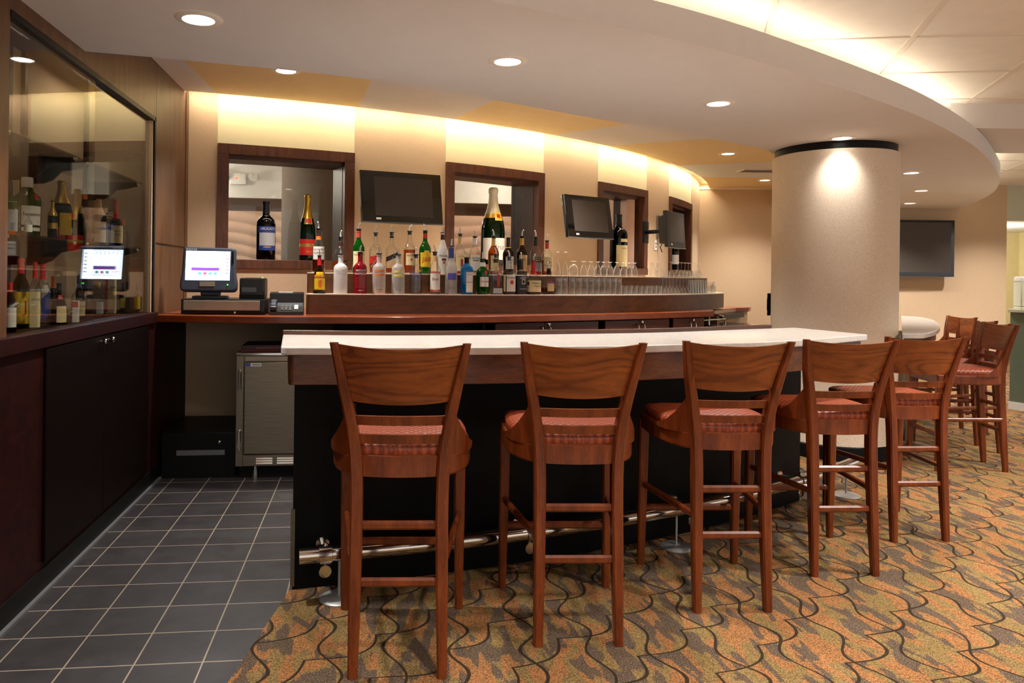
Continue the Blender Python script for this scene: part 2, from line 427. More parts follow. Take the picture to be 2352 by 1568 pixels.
# ------------------------------------------------------------------ camera
TH, RHO, CH = .1155, .012, 1.40
FPX, CX, CY, W, H = 1714.0, 1040.0, 634.0, 2352.0, 1568.0
cam = bpy.data.cameras.new('camera'); co = bpy.data.objects.new('camera', cam); C.objects.link(co)
cam.sensor_fit = 'HORIZONTAL'; cam.sensor_width = 36.0; cam.lens = FPX / W * 36.0
cam.shift_x = (W / 2 - CX) / W; cam.shift_y = -(H / 2 - CY) / W
cam.clip_start = .05
co.matrix_world = Matrix.Translation((0, 0, CH)) @ Matrix.Rotation(-TH, 4, 'Z') @ Matrix.Rotation(PI / 2, 4, 'X') @ Matrix.Rotation(RHO, 4, 'Z')
bpy.context.scene.camera = co

# ------------------------------------------------------------------ plan curves of the room
C0 = Vector((-3.02, 14.89)); RW = 9.0
def pol(deg, r): return Vector((C0.x + r * math.sin(R(deg)), C0.y - r * math.cos(R(deg))))
def arc(d0, d1, r, n=None):
    n = n or max(2, int(abs(d1 - d0) / 1.2) + 1)
    return [pol(d0 + (d1 - d0) * k / n, r) for k in range(n + 1)]
def arcbox(mb, d0, d1, r0, r1, z0, z1, mi=0, n=None, bev=0):
    mb.prism(arc(d0, d1, r1, n) + arc(d1, d0, r0, n), z0, z1, mi, bev)
XL = -1.395
COUNTER = catmull(V2([(XL, 5.185), (-.9, 5.08), (-.4, 5.05), (.476, 5.13), (1.137, 5.354), (1.75, 5.60), (2.339, 5.885), (3.056, 6.283)]))
LOW = catmull(V2([(-.42, 5.30), (.573, 5.47), (1.33, 5.62), (1.95, 5.83), (2.51, 6.13), (3.1, 6.6), (3.45, 6.95), (3.62, 7.25), (3.68, 7.6), (3.66, 8.2)]))
BASE = [Vector((x, 10.91 - math.sqrt(7.605 ** 2 - (x + 1.27) ** 2))) for x in [-.31 + 3.5 * k / 40 for k in range(41)]]
SOFF_OUT = catmull(V2([(XL, 2.364), (-.5, 2.59), (.446, 2.911), (1.03, 3.122), (1.804, 3.465), (2.971, 4.128), (3.899, 4.739), (5.013, 5.615), (6.164, 6.69), (6.864, 7.415), (7.772, 8.562), (8.75, 10.186)]))
SOFF_IN = catmull(V2([(XL, 3.88), (-1.132, 3.925), (-.454, 4.06), (-.016, 4.185), (.5, 4.405), (1.312, 4.84), (1.979, 5.18), (2.502, 5.45), (2.969, 5.71), (3.388, 5.99), (4.4, 7.2), (5.4, 8.8), (6.2, 10.64)]))
def resample(L, n):
    d = [0]
    for a, b in zip(L, L[1:]): d.append(d[-1] + (b - a).length)
    out = []; j = 0
    for k in range(n):
        t = d[-1] * k / (n - 1)
        while j < len(d) - 2 and d[j + 1] < t: j += 1
        out.append(L[j].lerp(L[j + 1], min(1, max(0, (t - d[j]) / max(1e-9, d[j + 1] - d[j])))))
    return out
def at_x(L, x):
    for a, b in zip(L, L[1:]):
        if a.x <= x <= b.x: return a.lerp(b, (x - a.x) / max(1e-9, b.x - a.x))
    return L[-1]
def S3(mb, pts, z, rev=False):
    return [(p[0], p[1], z) for p in pts]

# floor ------------------------------------------------------------
b = MB(); b.add([(-3.5, -2.5, 0), (6.2, -2.5, 0), (6.2, 16, 0), (-7, 16, 0), (-7, 3, 0)], [(0, 1, 2, 3, 4)], 0, False)
struct(b.build('floor', M['tile']), 'dark grey square tile floor with pale grout behind the bar', 'floor')
b = MB()
poly = [(-1.28, -2), (15, -2), (15, 17), (6.6, 17), (5.2, 10.7), (4.5, 8.8), (3.3, 6.2)] + [tuple(p) for p in reversed(BASE)] + [(-.317, 3.381)]
bmx = bmesh.new(); fs = bmx.faces.new([bmx.verts.new((p[0], p[1], .004)) for p in poly]); bmesh.ops.triangulate(bmx, faces=[fs]); bmesh.ops.recalc_face_normals(bmx, faces=bmx.faces[:])
b.bm(bmx, 0, False)
struct(b.build('floor_carpet', M['carpet']), 'orange, olive and brown patterned carpet with wavy dark lines', 'carpet')

# curved back wall ---------------------------------------------------
WIN = [(11.80, 18.85), (24.41, 31.89), (37.40, 44.23), (48.73, 56.0)]
Z0, Z1 = 1.44, 2.43
def wall_strip(mb, d0, d1, r, z0, z1, mi, flip=False):
    n = max(1, int((d1 - d0) / .9)); L = arc(d0, d1, r, n)
    for p, q in zip(L, L[1:]):
        vs = [(p.x, p.y, z0), (q.x, q.y, z0), (q.x, q.y, z1), (p.x, p.y, z1)]
        mb.add(vs, [(3, 2, 1, 0)] if flip else [(0, 1, 2, 3)], mi, True)
b = MB(); edge = 10.2
for (d0, d1) in WIN:
    for r, fl in ((RW, False), (RW - .38, True)):
        wall_strip(b, edge, d0, r, .13, 2.95, 0, fl)
        wall_strip(b, d0, d1, r, .13, Z0 + .04, 0, fl)
        wall_strip(b, d0, d1, r, Z1 - .04, 2.95, 1 if r == RW else 0, fl)
    edge = d1
for r, fl in ((RW, False), (RW - .38, True)): wall_strip(b, edge, 65, r, .13, 2.95, 0, fl)
arcbox(b, 10.2, 65, RW - .2, RW + .008, 0, .13, 2, 50)
struct(b.build('wall_back', [M['wall'], M['cream'], M['black']], sharp=20), 'long convex curved back wall in beige wallcovering with cream bands above the windows', 'wall')

for i, (d0, d1) in enumerate(WIN):
    k = .55; names = ['by the cash register', 'behind the tall green champagne bottle', 'beside the tilted television', 'half hidden behind the far television']
    w = thing('window_%d' % (i + 1), 'walnut framed opening in the curved wall ' + names[i], 'window', (0, 0, 0)); w['kind'] = 'structure'
    f = MB()
    arcbox(f, d0, d1, RW - .05, RW + .022, Z1 - .085, Z1, 0, None, .004)
    arcbox(f, d0, d0 + k, RW - .05, RW + .022, Z0 + .075, Z1 - .085, 0, 1, .003)
    arcbox(f, d1 - k, d1, RW - .05, RW + .022, Z0 + .075, Z1 - .085, 0, 1, .003)
    f.build('window_frame', M['framewood'], w)
    l = MB()
    for (r0, r1, ins) in ((RW - .39, RW - .20, 0), (RW - .20, RW - .05, .12)):
        arcbox(l, d0 + .2, d0 + k - .1 + ins, r0, r1, Z0 + .075, Z1 - .085, 0, 1)
        arcbox(l, d1 - k + .1 - ins, d1 - .2, r0, r1, Z0 + .075, Z1 - .085, 0, 1)
        arcbox(l, d0 + .2, d1 - .2, r0, r1, Z1 - .10 - ins * .1, Z1 - .03, 0)
    l.build('window_reveal', M['darkwood'], w)
    s = MB(); arcbox(s, d0, d1, RW - .39, RW + .03, Z0, Z0 + .075, 0, None, .004)
    s.build('window_sill', M['framewood'], w)
    if i < 3:
        g = MB(); arcbox(g, d0 + k - .1, d1 - k + .1, RW - .352, RW - .344, Z0 + .075, Z1 - .09, 0)
        g.build('window_pane', M['pane'], w)
    else:
        g = MB(); arcbox(g, d0 + k - .1, d1 - k + .1, RW - .36, RW - .34, Z0 + .075, Z1 - .09, 0)
        g.build('window_dark_sheet', M['darkwood'], w)  # dark sheet put in for the darkness of the fourth opening

# side room seen through the windows -----------------------------------
b = MB(); nx, nz = 150, 190; vs = []; fs = []
for j in range(nz + 1):
    for i in range(nx + 1):
        x = -4.5 + 7.5 * i / nx; z = 2.30 * j / nz
        q = z * 11.5 + 1.1 * math.sin(x * 1.5 + z * 1.3) + .6 * math.sin(x * 3.1 - z)
        vs.append((x, 11.0 - .020 * abs(math.sin(q * PI / 2)), z))
for j in range(nz):
    for i in range(nx):
        a = j * (nx + 1) + i; fs.append((a, a + 1, a + nx + 2, a + nx + 1))
b.add(vs, fs); b.box(-4.5, 3, 11, 11.1, 0, 2.30)
struct(b.build('wall_1', M['pinkwall']), 'peach wall with carved wavy relief seen through the first two windows', 'wall')
b = MB(); b.box(-4.5, 3.2, 12.0, 12.1, 0, 3.0); b.box(3.0, 3.1, 8.4, 12, 0, 3.0)
struct(b.build('wall_2', M['pinkwall']), 'plain peach wall behind the relief wall in the side room', 'wall')
b = MB(); b.box(-4.5, 3.2, 10.80, 10.9, 2.47, 2.96)
struct(b.build('trim_1', M['ceil']), 'pale ceiling bulkhead in the room behind the first window', 'bulkhead')
b = MB(); ip = arc(-8, 42, RW - .385, 40) + [Vector((3.2, 12.1)), Vector((-5, 12.1)), Vector((-5, 6.6))]
b.add([(p.x, p.y, 2.95) for p in ip], [tuple(range(len(ip)))], 0, False)
for k in range(5): b.box(-4.4 + k * .9, -4.385 + k * .9, 6.75, 10.8, 2.942, 2.948, 1)
for k in range(6): b.box(-4.5, .5, 7.3 + k * .62, 7.315 + k * .62, 2.942, 2.948, 1)
struct(b.build('ceiling_1', [M['tile_ceil'], M['greycol']]), 'pale tiled ceiling of the room behind the windows', 'ceiling')
b = MB(); b.lathe([(.46, 0), (.46, 2.95)], 40, 0, Matrix.Translation((-.50, 8.62, 0)))
struct(b.build('wall_3', M['greycol']), 'round grey column seen through the first window', 'column')
e = thing('emergency_light', 'white twin headed emergency light with red lamp seen through the first window', 'emergency light', (-1.80, 10.795, 2.735))
b = MB(); b.box(-.11, .11, -.07, 0, -.09, .07, 0, .015); b.build('housing', M['white'], e)
for sx in (-1, 1):
    b = MB(); b.lathe([(.02, 0), (.045, .02), (.062, .09), (.066, .10), (.055, .10), (.02, .085)], 16, 0, Matrix.Translation((sx * .17, -.03, .02)) @ Matrix.Rotation(R(90), 4, 'X') @ Matrix.Rotation(R(sx * 25), 4, 'Y'))
    b.tube([(sx * .10, -.03, .02), (sx * .17, -.03, .02)], .015, 8); b.build('lamp_head', M['white'], e)
b = MB(); b.ball((-.02, -.072, .0), .012); b.build('indicator_lamp', emit('red_led', (255, 40, 20), 6), e)

# ceilings -------------------------------------------------------------
b = MB()
b.add([(-6, -3, 2.85), (16, -3, 2.85), (16, 16, 2.85), (5, 16, 2.85), (5, 11, 2.85), (-1.2, 6.0, 2.85), (-6, 6.0, 2.85)], [(0, 1, 2, 3, 4, 5, 6)], 0, False)
struct(b.build('ceiling', M['tile_ceil']), 'pale ceiling of large acoustic tiles over the carpeted area', 'ceiling')
b = MB(); e1 = Vector((.805, -.204)); e2 = Vector((.364, .751)); o0 = Vector((2.394, 4.282))
for i in range(-5, 9):
    p, q = o0 + e1 * i - e2 * 6, o0 + e1 * i + e2 * 9
    b.sweep([(p.x, p.y, 2.847), (q.x, q.y, 2.847)], [(-.016, -.004), (.016, -.004), (.016, .004), (-.016, .004)])
for j in range(-6, 10):
    p, q = o0 - e1 * 5 + e2 * j, o0 + e1 * 9 + e2 * j
    b.sweep([(p.x, p.y, 2.8465), (q.x, q.y, 2.8465)], [(-.009, -.004), (.009, -.004), (.009, .004), (-.009, .004)])
struct(b.build('trim_2', M['tbar']), 'pale metal grid between the ceiling tiles', 'ceiling grid')

SO, SI = resample(SOFF_OUT, 70), resample(SOFF_IN, 70)
b = MB(); n = 70; vs = []
for p in SO: vs += [(p.x, p.y, 2.49), (p.x, p.y, 2.645)]
for p in SI: vs += [(p.x, p.y, 2.49), (p.x, p.y, 2.80)]
fs = []
for i in range(n - 1):
    o0_, o1_, i0, i1 = 2 * i, 2 * i + 2, 2 * n + 2 * i, 2 * n + 2 * i + 2
    fs += [(o0_, i0, i1, o1_), (o0_ + 1, o0_, o1_, o1_ + 1), (i0, i0 + 1, i1 + 1, i1)]
b.add(vs, fs)
RI = offset(SO, .42); vs = []; fs = []
for p, q in zip(SO, RI): vs += [(p.x, p.y, 2.645), (q.x, q.y, 2.645), (q.x, q.y, 2.86)]
for i in range(n - 1):
    a = 3 * i; fs += [(a, a + 3, a + 4, a + 1), (a + 1, a + 4, a + 5, a + 2)]
b.add(vs, fs)
struct(b.build('ceiling_2', M['soffit'], sharp=40), 'dropped curved soffit with recessed lights over the bar', 'ceiling')

def near(L, p): return min(range(len(L)), key=lambda i: (L[i] - Vector(p)).length)
SD = resample(SOFF_IN, 400)
bnd = [(10.2, (XL, 3.88)), (11.75, (-1.27, 3.92)), (18.75, (.15, 4.27)), (24.35, (1.285, 4.85)), (31.75, (3.05, 5.75)), (37.3, (3.95, 6.6)), (48.1, (5.0, 8.15)), (55.5, (5.75, 9.5)), (63.5, (6.2, 10.64))]
b = MB()
for k in range(len(bnd) - 1):
    (a0, p0), (a1, p1) = bnd[k], bnd[k + 1]; j0, j1 = near(SD, p0), near(SD, p1); m = 8
    for i in range(m):
        t0, t1 = i / m, (i + 1) / m
        w0, w1 = pol(a0 + (a1 - a0) * t0, RW + .14), pol(a0 + (a1 - a0) * t1, RW + .14)
        s0, s1 = SD[int(j0 + (j1 - j0) * t0)], SD[int(j0 + (j1 - j0) * t1)]
        b.add([(w0.x, w0.y, 2.79), (w1.x, w1.y, 2.79), (s1.x, s1.y, 2.79), (s0.x, s0.y, 2.79), (w0.x, w0.y, 2.85), (w1.x, w1.y, 2.85)], [(0, 3, 2, 1), (0, 1, 5, 4)], k % 2, False)
struct(b.build('ceiling_3', [M['ceil'], M['tan']]), 'upper bar ceiling painted in alternating white and tan wedges', 'ceiling')

def cw(X, Y): return Vector((X * math.cos(TH) + Y * math.sin(TH), -X * math.sin(TH) + Y * math.cos(TH)))
b = MB(); b.prism([cw(4.02, 6.05), cw(10, 6.05), cw(10, 7.2), cw(4.9, 7.2)], 2.65, 2.86)
struct(b.build('trim_3', M['soffit']), 'pale boxed ceiling beam running right from the soffit edge', 'beam')

# far walls -------------------------------------------------------------
b = MB(); b.prism([(4.75, 10.90), (9.44, 10.06), (9.47, 10.21), (4.8, 11.05)], .1, 2.9)
struct(b.build('wall_4', M['wall']), 'flat beige wall at the far right carrying the wall television', 'wall')
b = MB(); b.prism([(4.75, 10.885), (9.45, 10.045), (9.45, 10.06), (4.75, 10.90)], 0, .1)
struct(b.build('baseboard_far', M['white']), 'white baseboard of the far beige wall', 'baseboard')
b = MB(); b.prism([(4.85, 10.865), (6.6, 10.55), (6.6, 10.57), (4.85, 10.885)], 2.765, 2.79)
struct(b.build('trim_4', M['tbar']), 'thin pale trim line between the far wall and the ceiling', 'trim')
b = MB(); b.prism([(9.44, 10.06), (12.5, 9.52), (12.53, 9.67), (9.47, 10.21)], 2.32, 2.9)
struct(b.build('wall_5', M['sage']), 'pale sage lintel over the opening beside the far wall', 'wall')
b = MB(); b.prism([cw(9, 14), cw(13.2, 14), cw(13.2, 14.1), cw(9, 14.1)], 0, 2.6); b.prism([cw(10.62, 14), cw(11.6, 12.4), cw(11.65, 12.4), cw(10.70, 14)], 0, 2.6)
struct(b.build('wall_6', M['yellow']), 'yellow wall of the room beyond the far right opening', 'wall')
b = MB(); b.prism([cw(8, 11.2), cw(13.2, 11.2), cw(13.2, 14.1), cw(8, 14.1)], 2.34, 2.42)
struct(b.build('ceiling_4', M['white']), 'bright ceiling beyond the far right opening', 'ceiling')

# left wall --------------------------------------------------------------
b = MB()
b.box(XL - .06, XL, .2, 6.4, .0, 1.07, 1)
b.box(XL - .06, XL, .2, 3.10, 1.07, 3.0, 0)
b.box(XL - .06, XL, 3.10, 5.14, 2.415, 3.0, 0)
b.box(XL - .06, XL, 5.14, 5.15, 1.07, 3.0, 2); b.box(XL - .06, XL - .001, 5.15, 6.4, 1.07, 3.0, 0)
b.box(XL - .06, XL + .006, 5.17, 6.02, 1.595, 1.60, 2)
b.box(XL - .06, XL + .004, 5.95, 6.03, 1.12, 2.79, 0)
struct(b.build('wall_left', [M['panelwood'], M['lowwood'], M['black']]), 'dark wood panelled left wall holding the glazed bottle case', 'wall')
b = MB(); b.box(XL - .02, XL + .022, .2, 5.16, 1.068, 1.14, 0, .005)
struct(b.build('trim_5', M['lowwood']), 'mahogany ledge under the glazed bottle case', 'ledge')
b = MB(); b.box(XL, XL + .012, .2, 5.27, 0, .10)
struct(b.build('baseboard_left', M['black']), 'black baseboard along the left wall', 'baseboard')
b = MB(); b.box(XL + .012, XL + .03, .2, 5.27, 0, .012)
struct(b.build('trim_6', M['greyplastic']), 'pale metal floor strip along the left wall', 'trim')
w = thing('wall_cabinet', 'dark veneer double door cupboard below the glazed bottle case', 'cabinet', (XL, 0, 0))
for y0, y1, yk in ((3.44, 4.158, 4.10), (4.164, 4.98, 4.22)):
    b = MB(); b.box(.001, .016, y0, y1, .13, 1.062, 0, .002); d = b.build('door', M['doorwood'], w)
    b = MB(); b.lathe([(.006, 0), (.006, .012), (.013, .018), (.015, .026), (.011, .032), (.001, .034)], 14, 0, Matrix.Translation((.016, yk, 1.035)) @ Matrix.Rotation(R(90), 4, 'Y'))
    b.build('knob', M['chrome'], d)

# glazed display case ------------------------------------------------------
dc = thing('display_case', 'glazed bottle display case let into the dark left wall', 'display case', (XL, 3.1, 1.14))
XB = -.40
def dbox(name, m, *a, **k):
    q = MB(); q.box(*a, **k); return q.build(name, m, dc)
dbox('back_panel', M['wall'], XB - .02, XB, -1.6, 2.06, -.06, 1.5)
dbox('end_panel', M['wall'], XB, -.062, 2.035, 2.06, -.06, 1.5)
dbox('end_panel', M['wall'], XB, -.062, -1.6, -1.58, -.06, 1.5)
dbox('case_floor', M['lowwood'], XB, -.02, -1.58, 2.035, -.04, 0.0)
dbox('case_top', M['panelwood'], XB, -.062, -1.58, 2.035, 1.40, 1.44)
dbox('glass_door', M['caseglass'], -.016, -.011, .0, .96, .002, 1.272)
dbox('glass_door', M['caseglass'], -.032, -.027, .92, 1.985, .002, 1.272)
q = MB(); q.box(-.045, .004, .0, 2.03, 1.255, 1.285, 0, .003); q.box(-.045, .004, 2.005, 2.035, 0, 1.285, 0, .002); q.build('door_track', M['black'], dc)
dbox('door_stile', M['wall'], -.05, -.008, 1.985, 2.005, 0, 1.255)
for zs in (.41, .835):
    for y0, y1 in ((-1.2, .98), (1.0, 2.0)):
        dbox('glass_shelf', M['caseglass'], XB + .02, -.07, y0, y1, zs, zs + .010)
    for yb in (.15, .86, 1.03, 1.90):
        q = MB()
        prof = [(XB, -.02), (-.075, -.012), (-.068, 0), (XB, 0), (XB, -.17)]
        prof = [(XB + .015, 0), (-.072, 0), (-.07, -.022), (-.14, -.04), (-.20, -.05), (-.245, -.095), (-.29, -.115), (XB + .02, -.12)]
        q.prism([(x, z) for x, z in prof], -.011, .011, 0, 0, Matrix.Translation((0, yb, zs)) @ Matrix.Rotation(R(90), 4, 'X'))
        q.ball((-.072, yb, zs - .008), .012, 1, 8); q.build('shelf_bracket', [M['black'], M['chrome']], dc)
for yb in (.15, .86, 1.03, 1.90): dbox('shelf_standard', M['black'], XB, XB + .022, yb - .018, yb + .018, 0, 1.40)
# ------------------------------------------------------------------ bar island
bar = thing('bar_counter', 'curved bar counter with white stone top, walnut apron and black front', 'bar counter', (0, 0, 0))
front = catmull(V2([(-.357, 3.235), (.113, 3.225), (.534, 3.239), (.95, 3.285), (1.377, 3.354), (2.115, 3.579), (2.906, 4.029)]), 6)
back = catmull(V2([(-.421, 3.906), (.135, 3.87), (.84, 3.953), (1.634, 4.125), (2.343, 4.42), (2.80, 4.605)]), 6)
top = front + back[::-1]
rad = [0] * len(top); rad[0] = .09; rad[len(front) - 1] = .03; rad[len(front)] = .03
top = rounded(top, rad, 6)
b = MB(); b.prism(top, 1.055, 1.09, 0, .006); b.build('countertop', M['quartz'], bar)
fi = offset(front, .022); bi = offset(back, -.03)
ap = [fi[0] + Vector((.03, 0))] + fi[1:-1] + [fi[-1] + Vector((-.03, -.005))] + [bi[-1] + Vector((-.03, 0))] + bi[1:-1][::-1] + [bi[0] + Vector((.03, 0))]
rad = [0] * len(ap); rad[0] = .07
b = MB(); b.prism(rounded(ap, rad, 6), .925, 1.0548, 0, .003); b.build('apron', M['apron'], bar)
inner = [Vector((p.x + .02, p.y + .46)) for p in BASE]
b = MB(); b.prism(BASE[:36] + [Vector((2.75, 4.55))] + [p for p in bi[::-1] if p.x > -.28 and p.x < 2.7] + [Vector((-.33, 3.85))], .0, .9248, 0); b.build('base_panel', M['blackfront'], bar)
bo = offset(back, .0); bq = offset(back, .03)
rl = [p for p in bo if p.x < 2.62] ; rq = [p for p in bq if p.x < 2.62]
b = MB(); b.prism(rl + rq[::-1], 1.045, 1.112, 0, .003); b.build('back_rail', M['darkwood'], bar)
b = MB(); b.prism([(-.318, 3.36), (-.300, 3.357), (-.300, 3.361), (-.314, 3.365), (-.318, 3.40), (-.323, 3.40)], .02, .36); b.build('corner_guard', M['brushed'], bar)

rail = thing('foot_rail', 'polished steel foot rail along the black bar front', 'foot rail', (0, 0, 0))
RAIL = [Vector((x, 10.91 - math.sqrt(7.745 ** 2 - (x + 1.27) ** 2))) for x in [-.27 + 3.55 * k / 50 for k in range(51)]]
b = MB(); b.tube([(p.x, p.y, .20) for p in RAIL], .034, 16); b.build('rail_pipe', M['chrome'], rail)
for xk in (-.16, .78, 1.72, 2.6):
    p = at_x(RAIL, xk); q = at_x(RAIL, xk + .04); t = (q - p).normalized(); T = Matrix.Translation((p.x, p.y, .20)) @ Matrix.Rotation(math.atan2(t.y, t.x), 4, 'Z')
    b = MB(); b.lathe([(.035, -.028), (.041, -.026), (.041, .026), (.035, .028)], 18, 0, T @ Matrix.Rotation(R(90), 4, 'Y')); b.ball((0, 0, .04), .012, 0, 10, T)
    b.tube([(0, 0, 0), (0, .135, 0)], .014, 10, 0, T); b.lathe([(.03, 0), (.03, .008)], 16, 0, T @ Matrix.Translation((0, .137, 0)) @ Matrix.Rotation(R(90), 4, 'X'))
    c_ = b.build('wall_bracket', M['chrome'], rail)
    b = MB(); b.tube([(0, 0, -.034), (0, 0, -.05)], .006, 8, 0, T); b.lathe([(.026, -.004), (.028, 0), (.026, .004)], 16, 0, T @ Matrix.Translation((0, -.005, -.072)) @ Matrix.Rotation(R(90), 4, 'X'))
    b.build('thumb_disc', M['chrome'], c_)
for xk in (-.10, 1.62, 3.12):
    p = at_x(RAIL, xk)
    b = MB(); b.tube([(p.x, p.y, .012), (p.x, p.y, .17)], .006, 10); b.lathe([(.085, .004), (.085, .008), (.078, .013), (.01, .018)], 28, 0, Matrix.Translation((p.x, p.y, 0)))
    b.build('rail_stand', M['discmetal'], rail)

# ------------------------------------------------------------------ stools
def sect(wx, wy, c=.007):
    a, d = wx / 2, wy / 2
    return [(-a + c, -d), (a - c, -d), (a, -d + c), (a, d - c), (a - c, d), (-a + c, d), (-a, d - c), (-a, -d + c)]
def post(mb, pts, T=None):
    """pts: (x, y, z, wx, wy), upright chamfered post"""
    vs = []; fs = []; n = len(pts)
    for x, y, z, wx, wy in pts: vs += [(x + a, y + d, z) for a, d in sect(wx, wy)]
    for i in range(n - 1):
        for k in range(8): fs.append((i * 8 + k, i * 8 + (k + 1) % 8, i * 8 + 8 + (k + 1) % 8, i * 8 + 8 + k))
    fs += [tuple(range(8))[::-1], tuple((n - 1) * 8 + k for k in range(8))]
    mb.add(vs, fs, 0, True, T)
def curve5(P, n=6): return [tuple(q) for q in _cat5(P, n)]
def _cat5(P, n):
    P = [list(p) for p in P]
    P = [[2 * a - c for a, c in zip(P[0], P[1])]] + P + [[2 * a - c for a, c in zip(P[-1], P[-2])]]
    for i in range(1, len(P) - 2):
        for k in range(n):
            t = k / n
            yield [.5 * (2 * b_ + (c - a) * t + (2 * a - 5 * b_ + 4 * c - d) * t * t + (3 * b_ - a - 3 * c + d) * t ** 3) for a, b_, c, d in zip(*P[i - 1:i + 3])]
    yield P[-2]
POST = [(.155, -.275, 0, .034, .038), (.152, -.256, .30, .042, .048), (.150, -.240, .60, .044, .054), (.156, -.236, .76, .044, .057), (.172, -.246, .88, .041, .054), (.200, -.272, 1.02, .036, .046), (.228, -.312, 1.165, .028, .034)]
PC = curve5(POST)
def post_at(z):
    for p, q in zip(PC, PC[1:]):
        if p[2] <= z <= q[2]:
            t = (z - p[2]) / (q[2] - p[2]); return [a + (c - a) * t for a, c in zip(p, q)]
    return list(PC[-1])
def back_bar(mb, z0, z1, th, bow, inset, n=16, dip=0.0, m=6):
    """a bowed board between the two posts, following their lean"""
    vs = []; fs = []
    for side in (0, 1):
        for j in range(m + 1):
            z = z0 + (z1 - z0) * j / m; p = post_at(z); hx = p[0] - inset
            for i in range(n + 1):
                u = -1 + 2 * i / n
                zz = z - (dip * (1 - u * u) * (j / m) if dip else 0) - (.010 * (1 - u * u) * (1 - j / m) if dip else 0)
                vs.append((hx * u, p[1] - bow * (1 - u * u) + (th / 2 if side else -th / 2) + .004, zz))
    o = (m + 1) * (n + 1)
    for j in range(m):
        for i in range(n):
            a = j * (n + 1) + i; fs.append((a, a + 1, a + n + 2, a + n + 1)); fs.append((o + a, o + a + n + 1, o + a + n + 2, o + a + 1))
    for i in range(n):
        fs.append((i, o + i, o + i + 1, i + 1)); a = m * (n + 1) + i; fs.append((a, a + 1, o + a + 1, o + a))
    for j in range(m):
        a = j * (n + 1); fs.append((a, a + n + 1, o + a + n + 1, o + a)); a += n; fs.append((a, o + a, o + a + n + 1, a + n + 1))
    mb.add(vs, fs)
def seat_outline(k=0.0, n=7):
    h = [(.250, .272), (.262, .10), (.258, -.04), (.232, -.15), (.178, -.226)]
    h = [(x - k, y - (k if y > .2 else 0)) for x, y in h]
    rear = [(.10, -.250 + k), (.0, -.262 + k)]
    hc = catmull(V2(h + rear), 5)
    poly = hc + [Vector((-p.x, p.y)) for p in hc[::-1][1:]]
    rad = [0] * len(poly); rad[0] = .05; rad[-1] = .05
    return rounded(poly, rad, 5)
def make_stool(label, loc, rz, sc, group):
    t = thing('bar_stool', label, 'bar stool', loc, rz, group, sc)
    for s in (-1, 1):
        b = MB(); post(b, [(s * x, y, z, wx, wy) for x, y, z, wx, wy in PC]); b.build('rear_leg', M['chair'], t)
        b = MB(); post(b, curve5([(s * .238, .262, 0, .032, .032), (s * .236, .256, .35, .042, .042), (s * .234, .250, .73, .048, .048)], 4)); b.build('front_leg', M['chair'], t)
        # curved ear joining the post to the seat frame
        b = MB(); ol = [(.168, -.226), (.205, -.190), (.236, -.140), (.252, -.075), (.258, -.015)]; hi = [.945, .862, .806, .780, .767]
        vs = []; fs = []
        oc = catmull(V2(ol), 4); hc = [h[0] for h in _cat5([[h] for h in hi], 4)]
        for q, h in zip(oc, hc):
            nrm = Vector((.75, .35)).normalized() * .012
            for sg in (-1, 1):
                lean = max(0, h - .80) * .12
                vs += [(s * (q.x + sg * nrm.x), q.y + sg * nrm.y * .6, .755), (s * (q.x + sg * nrm.x) + s * lean * 0, q.y + sg * nrm.y * .6 - lean, h)]
        for i in range(len(oc) - 1):
            a = 4 * i
            fs += [(a, a + 4, a + 5, a + 1), (a + 2, a + 3, a + 7, a + 6), (a + 1, a + 5, a + 7, a + 3), (a, a + 2, a + 6, a + 4)]
        fs += [(0, 1, 3, 2), (len(vs) - 4, len(vs) - 2, len(vs) - 1, len(vs) - 3)]
        b.add(vs, fs); b.build('back_bracket', M['chair'], t)
        b = MB(); b.sweep([(s * .234, .25, .405), (s * .165, -.24, .41)], sect(.022, .030, .006), up=(0, 0, 1)); b.build('side_stretcher', M['chair'], t)
    b = MB(); b.prism(seat_outline(), .688, .765, 0, .010); b.build('seat_frame', M['chair'], t)
    # cushion: shrinking rings of the seat outline
    b = MB(); lay = [(.012, .763), (.008, .780), (.010, .795), (.030, .808), (.070, .816), (.120, .821), (.18, .823)]
    base = seat_outline(.006); vs = []; fs = []; m = len(base)
    for k, z in lay:
        f = 1 - k / .27
        for p in base: vs.append((p.x * f, .01 + (p.y - .01) * f, z))
    for i in range(len(lay) - 1):
        for j in range(m): fs.append((i * m + j, i * m + (j + 1) % m, (i + 1) * m + (j + 1) % m, (i + 1) * m + j))
    fs.append(tuple((len(lay) - 1) * m + j for j in range(m)))
    b.add(vs, fs); b.build('seat_cushion', M['leather'], t, 60)
    b = MB(); back_bar(b, .690, .762, .024, .020, .010); b.build('rear_rail', M['chair'], t)
    for z in (.822, .888):
        b = MB(); back_bar(b, z - .0165, z + .0165, .016, .020, .010, m=3); b.build('back_slat', M['chair'], t)
    b = MB(); back_bar(b, .958, 1.160, .016, .034, .010, 20, .016, 8); b.build('backrest', M['chairback'], t)
    for z in (.322, .518):
        p = post_at(z); b = MB(); b.sweep([(-p[0], p[1], z), (p[0], p[1], z)], sect(.020, .033, .008), up=(0, 0, 1)); b.build('rear_stretcher', M['chair'], t)
    b = MB(); b.sweep([(-.236, .256, .285), (.236, .256, .285)], sect(.020, .034, .008), up=(0, 0, 1)); b.build('front_stretcher', M['chair'], t)
    return t
G1 = 'bar stools along the curved bar counter'; G2 = 'bar stools around the far high table'
st = make_stool('cherry wood bar stool nearest the tiled floor at the left end of the bar', (.145, 2.873, .004), R(-4.5), 1.0, G1)
